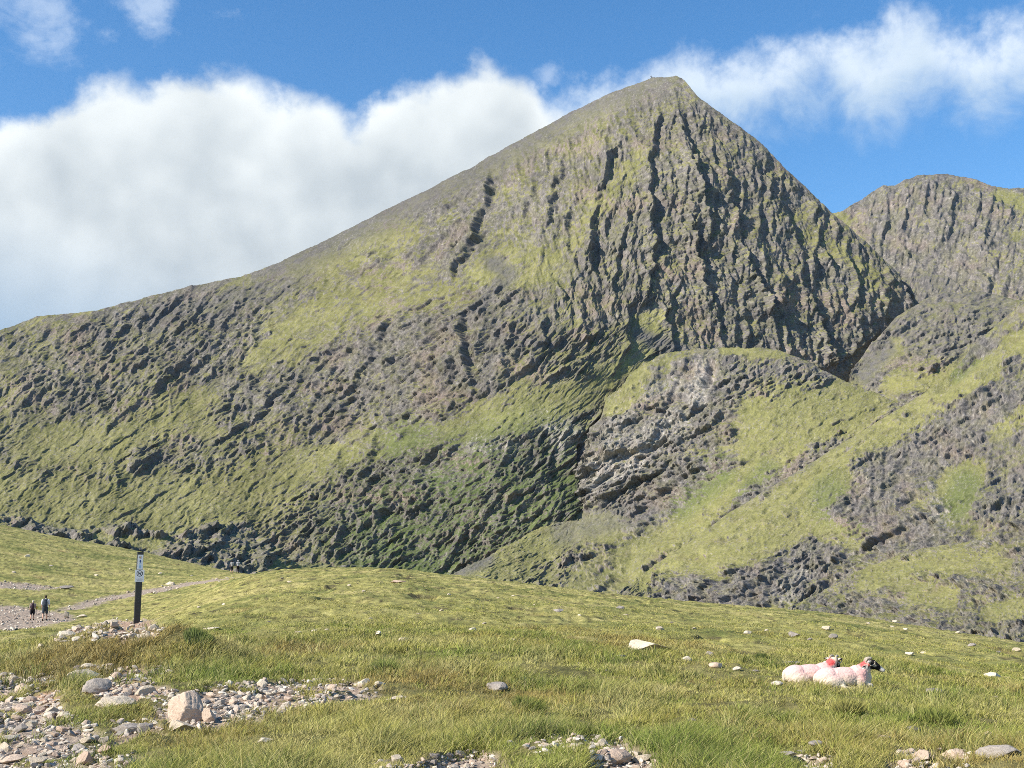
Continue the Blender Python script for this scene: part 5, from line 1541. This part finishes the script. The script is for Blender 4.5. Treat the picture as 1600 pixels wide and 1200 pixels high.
def pole(label, root, k, x, y0, y1, top):
    o = empty('walking_pole', root.location, root.rotation_euler.z); o.scale = (k,) * 3
    tag(o, label, 'walking pole')
    link('shaft', tube('shaft', [(x, y0, top), (x + 0.04, y1, 0.0)], [0.011, 0.008], 8), cloth('pole_metal', (0.05, 0.05, 0.055)), o)
    link('grip', tube('grip', [(x, y0, top + 0.02), (x + 0.005, y0 + (y1 - y0) * 0.12, top - 0.13)], [0.020, 0.017], 8), cloth('pole_grip', (0.02, 0.02, 0.02)), o)
    link('basket', tube('basket', [(x + 0.037, y1 * 0.93 + y0 * 0.07, 0.06), (x + 0.037, y1 * 0.93 + y0 * 0.07, 0.07)], [0.03, 0.03], 10), cloth('pole_basket', (0.02, 0.02, 0.02)), o)
    return o


pr, k1 = make_person('tall walker seen from behind, white shirt, dark shorts, on the far path', 69.5, 970, 1.72, (0.70, 0.70, 0.72), (0.055, 0.065, 0.075), (0.06, 0.045, 0.03))
backpack('big dark grey backpack on the tall walker in the white shirt', pr, k1, (0.055, 0.065, 0.08), 1.15)
pole('thin walking pole in the right hand of the tall walker', pr, k1, 0.25, 0.30, 0.22, 0.99)
pr, k2 = make_person('smaller walker seen from behind, dark shorts and pale cap, left of the tall one', 50.0, 969, 1.34, (0.34, 0.27, 0.25), (0.018, 0.016, 0.020), (0.62, 0.55, 0.42), step=0.10, arm_l=0.15, arm_r=0.45)
backpack('small dark maroon backpack on the smaller walker', pr, k2, (0.05, 0.032, 0.040), 0.9)
pole('dark walking pole slanting out on the right of the smaller walker', pr, k2, 0.27, 0.36, 0.10, 1.04)
yl = empty('jacket', pr.location, pr.rotation_euler.z); yl.scale = (k2,) * 3
tag(yl, 'bright yellow rolled jacket at the right elbow of the smaller walker', 'jacket')
link('cloth_roll', fuse('cloth_roll', [('e', (0.30, 0.10, 1.16), (0.10, 0.07, 0.085)), ('e', (0.36, 0.11, 1.10), (0.07, 0.06, 0.07))], 0.012, 3), cloth('yellow_cloth', (0.62, 0.50, 0.06)), yl)
make_person('distant walker in dark clothes with a pale top, left of the pair by the crags', 362, 896, 1.60, (0.30, 0.29, 0.28), (0.02, 0.02, 0.022), (0.02, 0.016, 0.012), long_trousers=False)
make_person('distant walker in dark trousers and white cap, right of the pair by the crags', 371.5, 895.5, 1.64, (0.30, 0.30, 0.31), (0.015, 0.015, 0.02), (0.60, 0.58, 0.56), long_trousers=True)


# ------------------------------------------------------------------ the waymark post
def box(bm, x0, x1, y0, y1, z0, z1, bev=0.0):
    r = bmesh.ops.create_cube(bm, size=1.0, matrix=Matrix.Translation(((x0 + x1) / 2, (y0 + y1) / 2, (z0 + z1) / 2)) @ Matrix.Diagonal((x1 - x0, y1 - y0, z1 - z0, 1)))
    if bev:
        es = list({e for v in r['verts'] for e in v.link_edges})
        bmesh.ops.bevel(bm, geom=es, offset=bev, segments=2, affect='EDGES')


def bm_obj(name, bm, mat, parent, smooth=False):
    me = bpy.data.meshes.new(name); bm.to_mesh(me); bm.free()
    me.polygons.foreach_set('use_smooth', np.full(len(me.polygons), smooth, bool))
    return link(name, me, mat, parent)


def disc(bm, cx, cz, r, y0, y1, seg=28):
    bmesh.ops.create_cone(bm, cap_ends=True, segments=seg, radius1=r, radius2=r, depth=abs(y1 - y0), matrix=Matrix.Translation((cx, (y0 + y1) / 2, cz)) @ Matrix.Rotation(math.pi / 2, 4, 'X'))


def ring(bm, cx, cz, r0, r1, y0, y1, seg=36):
    vs = []
    for k in range(seg):
        a = 2 * math.pi * k / seg; c, s = math.cos(a), math.sin(a)
        vs.append([bm.verts.new((cx + r * c, y, cz + r * s)) for r, y in ((r0, y0), (r1, y0), (r1, y1), (r0, y1))])
    for k in range(seg):
        a, b_ = vs[k], vs[(k + 1) % seg]
        for q in range(4): bm.faces.new((a[q], a[(q + 1) % 4], b_[(q + 1) % 4], b_[q]))


def bar(bm, xa, za, xb, zb, w, y0, y1):
    d = Vector((xb - xa, 0, zb - za)); L = d.length; a = math.atan2(d.z, d.x)
    M = Matrix.Translation(((xa + xb) / 2, (y0 + y1) / 2, (za + zb) / 2)) @ Matrix.Rotation(-a, 4, 'Y') @ Matrix.Diagonal((L, abs(y1 - y0), w, 1))
    bmesh.ops.create_cube(bm, size=1.0, matrix=M)


x, y, z = on_ground(213.5, 974); px_, py_ = float(x[0]), float(y[0]); k = math.hypot(px_, py_) / F_PX
post = empty('waymark_post', (px_, py_, float(gz(px_, py_)[0]) - 0.02), math.radians(11) - math.atan2(px_, py_))
H_ = 105 * k; wd = 8.6 * k
post.rotation_euler = (0, math.radians(0.3), math.radians(8) - math.atan2(px_, py_))
tag(post, 'black square waymark post with white trail signs, standing on the stony mound', 'post')
M_BLACK = plain_mat('black_recycled_plastic', (0.022, 0.023, 0.024), 0.42, 0.55, 0.25, 25.0, 0.15)
M_WHITE = plain_mat('sign_white', (0.82, 0.82, 0.84), 0.4, 0.4, 0.04)
M_INK = plain_mat('sign_black', (0.02, 0.02, 0.022), 0.5, 0.3)
M_GREYINK = plain_mat('sign_grey', (0.42, 0.42, 0.45), 0.5, 0.3)
M_NAVY = plain_mat('sign_navy', (0.02, 0.06, 0.22), 0.5, 0.3)
M_SKYB = plain_mat('sign_light_blue', (0.20, 0.42, 0.68), 0.5, 0.3)
M_ORANGE = plain_mat('sign_orange', (0.62, 0.36, 0.16), 0.5, 0.3)
hw = wd / 2
bm = bmesh.new(); box(bm, -hw, hw, -hw, hw, -0.25, H_, wd * 0.06); bm_obj('shaft', bm, M_BLACK, post)
f0 = -hw - 0.004                                                # the front of the panels
pw = wd * 0.92 / 2
pz0, pz1 = H_ - 26 * k, H_ - 4.5 * k
bm = bmesh.new(); box(bm, -pw, pw, f0, -hw + 0.002, pz0, pz1, 0.0012); panel = bm_obj('waymark_panel', bm, M_WHITE, post)
fz = f0 - 0.002
bm = bmesh.new(); ring(bm, 0, pz1 - 3.6 * k, 1.5 * k, 2.3 * k, fz, f0 + 0.001); bm_obj('trail_ring', bm, M_GREYINK, panel)
bm = bmesh.new(); disc(bm, -0.25 * k, pz1 - 3.8 * k, 1.2 * k, fz, f0 + 0.001); bm_obj('trail_disc', bm, M_ORANGE, panel)
bm = bmesh.new(); zc = pz1 - 9.6 * k
vs = [bm.verts.new((a * k, yy, zc + b_ * k)) for yy in (fz, f0 + 0.001) for a, b_ in ((-1.9, 0.0), (0, 2.4), (1.9, 0.0), (0.9, -0.2), (0.9, -1.9), (-0.9, -1.9), (-0.9, -0.2))]
bm.faces.new(vs[:7]); bm.faces.new(vs[:6:-1])
for q in range(7): bm.faces.new((vs[q], vs[(q + 1) % 7], vs[7 + (q + 1) % 7], vs[7 + q]))
bm_obj('trail_arrow', bm, M_NAVY, panel)
bm = bmesh.new()
for q in range(2): bar(bm, -1.6 * k, pz1 - (12.8 + 1.0 * q) * k, 1.6 * k, pz1 - (12.8 + 1.0 * q) * k, 0.55 * k, fz, f0 + 0.001)
bm_obj('caption_lines', bm, M_SKYB, panel)
bm = bmesh.new()
for q in range(4): bar(bm, -1.8 * k, pz1 - (16.0 + 1.15 * q) * k, 1.8 * k, pz1 - (16.0 + 1.15 * q) * k, 0.75 * k, fz, f0 + 0.001)
bm_obj('text_lines', bm, M_SKYB, panel)
# the no dogs plate below it
sw = 6.6 * k; sz1 = H_ - 26.4 * k; sz0 = sz1 - 17.5 * k
g0 = f0 - 0.001
bm = bmesh.new(); box(bm, -sw, sw, g0 - 0.003, -hw + 0.001, sz0, sz1, 0.001); plate = bm_obj('no_dogs_sign', bm, M_WHITE, post)
gy0, gy1 = g0 - 0.0055, g0 - 0.002
zc = sz1 - 5.4 * k
bm = bmesh.new(); ring(bm, 0, zc, 3.6 * k, 4.5 * k, gy0, gy1); bm_obj('prohibition_ring', bm, M_INK, plate)
bm = bmesh.new(); bar(bm, -2.7 * k, zc + 2.7 * k, 2.7 * k, zc - 2.7 * k, 0.75 * k, gy0 - 0.001, gy1); bm_obj('prohibition_slash', bm, M_INK, plate)
bm = bmesh.new()                                               # a walking dog
bar(bm, -1.7 * k, zc - 0.1 * k, 1.3 * k, zc + 0.35 * k, 1.25 * k, gy0, gy1)
bar(bm, 1.0 * k, zc + 0.5 * k, 2.0 * k, zc + 1.5 * k, 0.8 * k, gy0 + 0.0005, gy1); bar(bm, 1.7 * k, zc + 1.5 * k, 2.8 * k, zc + 1.1 * k, 0.75 * k, gy0 + 0.001, gy1)
for xa, xb in ((-1.5, -2.1), (-1.1, -0.8), (0.8, 0.5), (1.1, 1.6)): bar(bm, xa * k, zc, xb * k, zc - 2.3 * k, 0.5 * k, gy0 + 0.0012, gy1)
bar(bm, -1.6 * k, zc + 0.2 * k, -2.6 * k, zc + 1.3 * k, 0.4 * k, gy0 + 0.0015, gy1)
bm_obj('dog_symbol', bm, M_INK, plate)
bm = bmesh.new()
for q, w_ in enumerate((4.2, 4.6, 3.8)): bar(bm, -w_ * k, sz0 + (5.2 - 1.7 * q) * k, w_ * k, sz0 + (5.2 - 1.7 * q) * k, 0.55 * k, gy0 + 0.001, gy1)
bm_obj('notice_lines', bm, M_GREYINK, plate)

# ------------------------------------------------------------------ the iron cross on the summit
cr = float(A_R(np.array(1017.5), np.array(122.0)))
cx, cy, cz = P(1017.5, 123.5, cr)
cross = empty('summit_cross', (float(cx), float(cy), float(cz)))
tag(cross, 'tiny dark iron cross standing on the mountain summit', 'cross')
M_IRON = plain_mat('weathered_iron', (0.06, 0.055, 0.05), 0.7, 0.4)
bm = bmesh.new(); box(bm, -0.22, 0.22, -0.22, 0.22, -2.5, 4.6); bm_obj('upright', bm, M_IRON, cross)
bm = bmesh.new(); box(bm, -1.25, 1.25, -0.19, 0.19, 2.9, 3.3); bm_obj('crossbeam', bm, M_IRON, cross)
tussock('dark green tussock casting a black shadow, right of the waymark mound', 304, 1012, 52, 24, 61, (0.14, 0.18, 0.045))
tussock('upright pale green tussock left of the speckled grey boulder at centre', 598, 1052, 44, 32, 62, (0.20, 0.24, 0.06))
tussock('broad tall tussock in the long grass below the speckled grey boulder', 826, 1118, 60, 38, 63, (0.19, 0.22, 0.05))
tussock('yellowish rush clump in the grass below the right hand sheep', 1330, 1118, 56, 34, 64, (0.27, 0.26, 0.075))
tussock('green rush clump at the right edge, above the flat topped boulder', 1470, 1136, 60, 36, 65, (0.21, 0.24, 0.055))
tussock('dark tussock behind the sheep on the slope to their left', 1186, 1034, 34, 16, 66, (0.10, 0.13, 0.035))
make_grass('grass', 52000, 13, 7.5, 46, 31, (0.05, 0.25), extra=18000, sides=0.22)
make_grass('short_turf', 70000, 6, 26, 215, 32, (0.08, 0.20), 0.9)


# ------------------------------------------------------------------ the thin summer haze between the eye and the peaks
bm = bmesh.new(); bmesh.ops.create_cube(bm, size=1.0, matrix=Matrix.Translation((0, 1550, 500)) @ Matrix.Diagonal((9000, 15500, 1400, 1)))
me = bpy.data.meshes.new('haze'); bm.to_mesh(me); bm.free()
m = bpy.data.materials.new('haze_air'); m.use_nodes = True
m.node_tree.nodes.clear()
ho = m.node_tree.nodes.new('ShaderNodeOutputMaterial'); hv = m.node_tree.nodes.new('ShaderNodeVolumePrincipled')
hv.inputs['Color'].default_value = (0.72, 0.84, 1.0, 1.0)
hv.inputs['Density'].default_value = 0.000018
hv.inputs['Anisotropy'].default_value = 0.3
m.node_tree.links.new(hv.outputs[0], ho.inputs['Volume'])
tag(link('haze', me, m), kind='stuff')
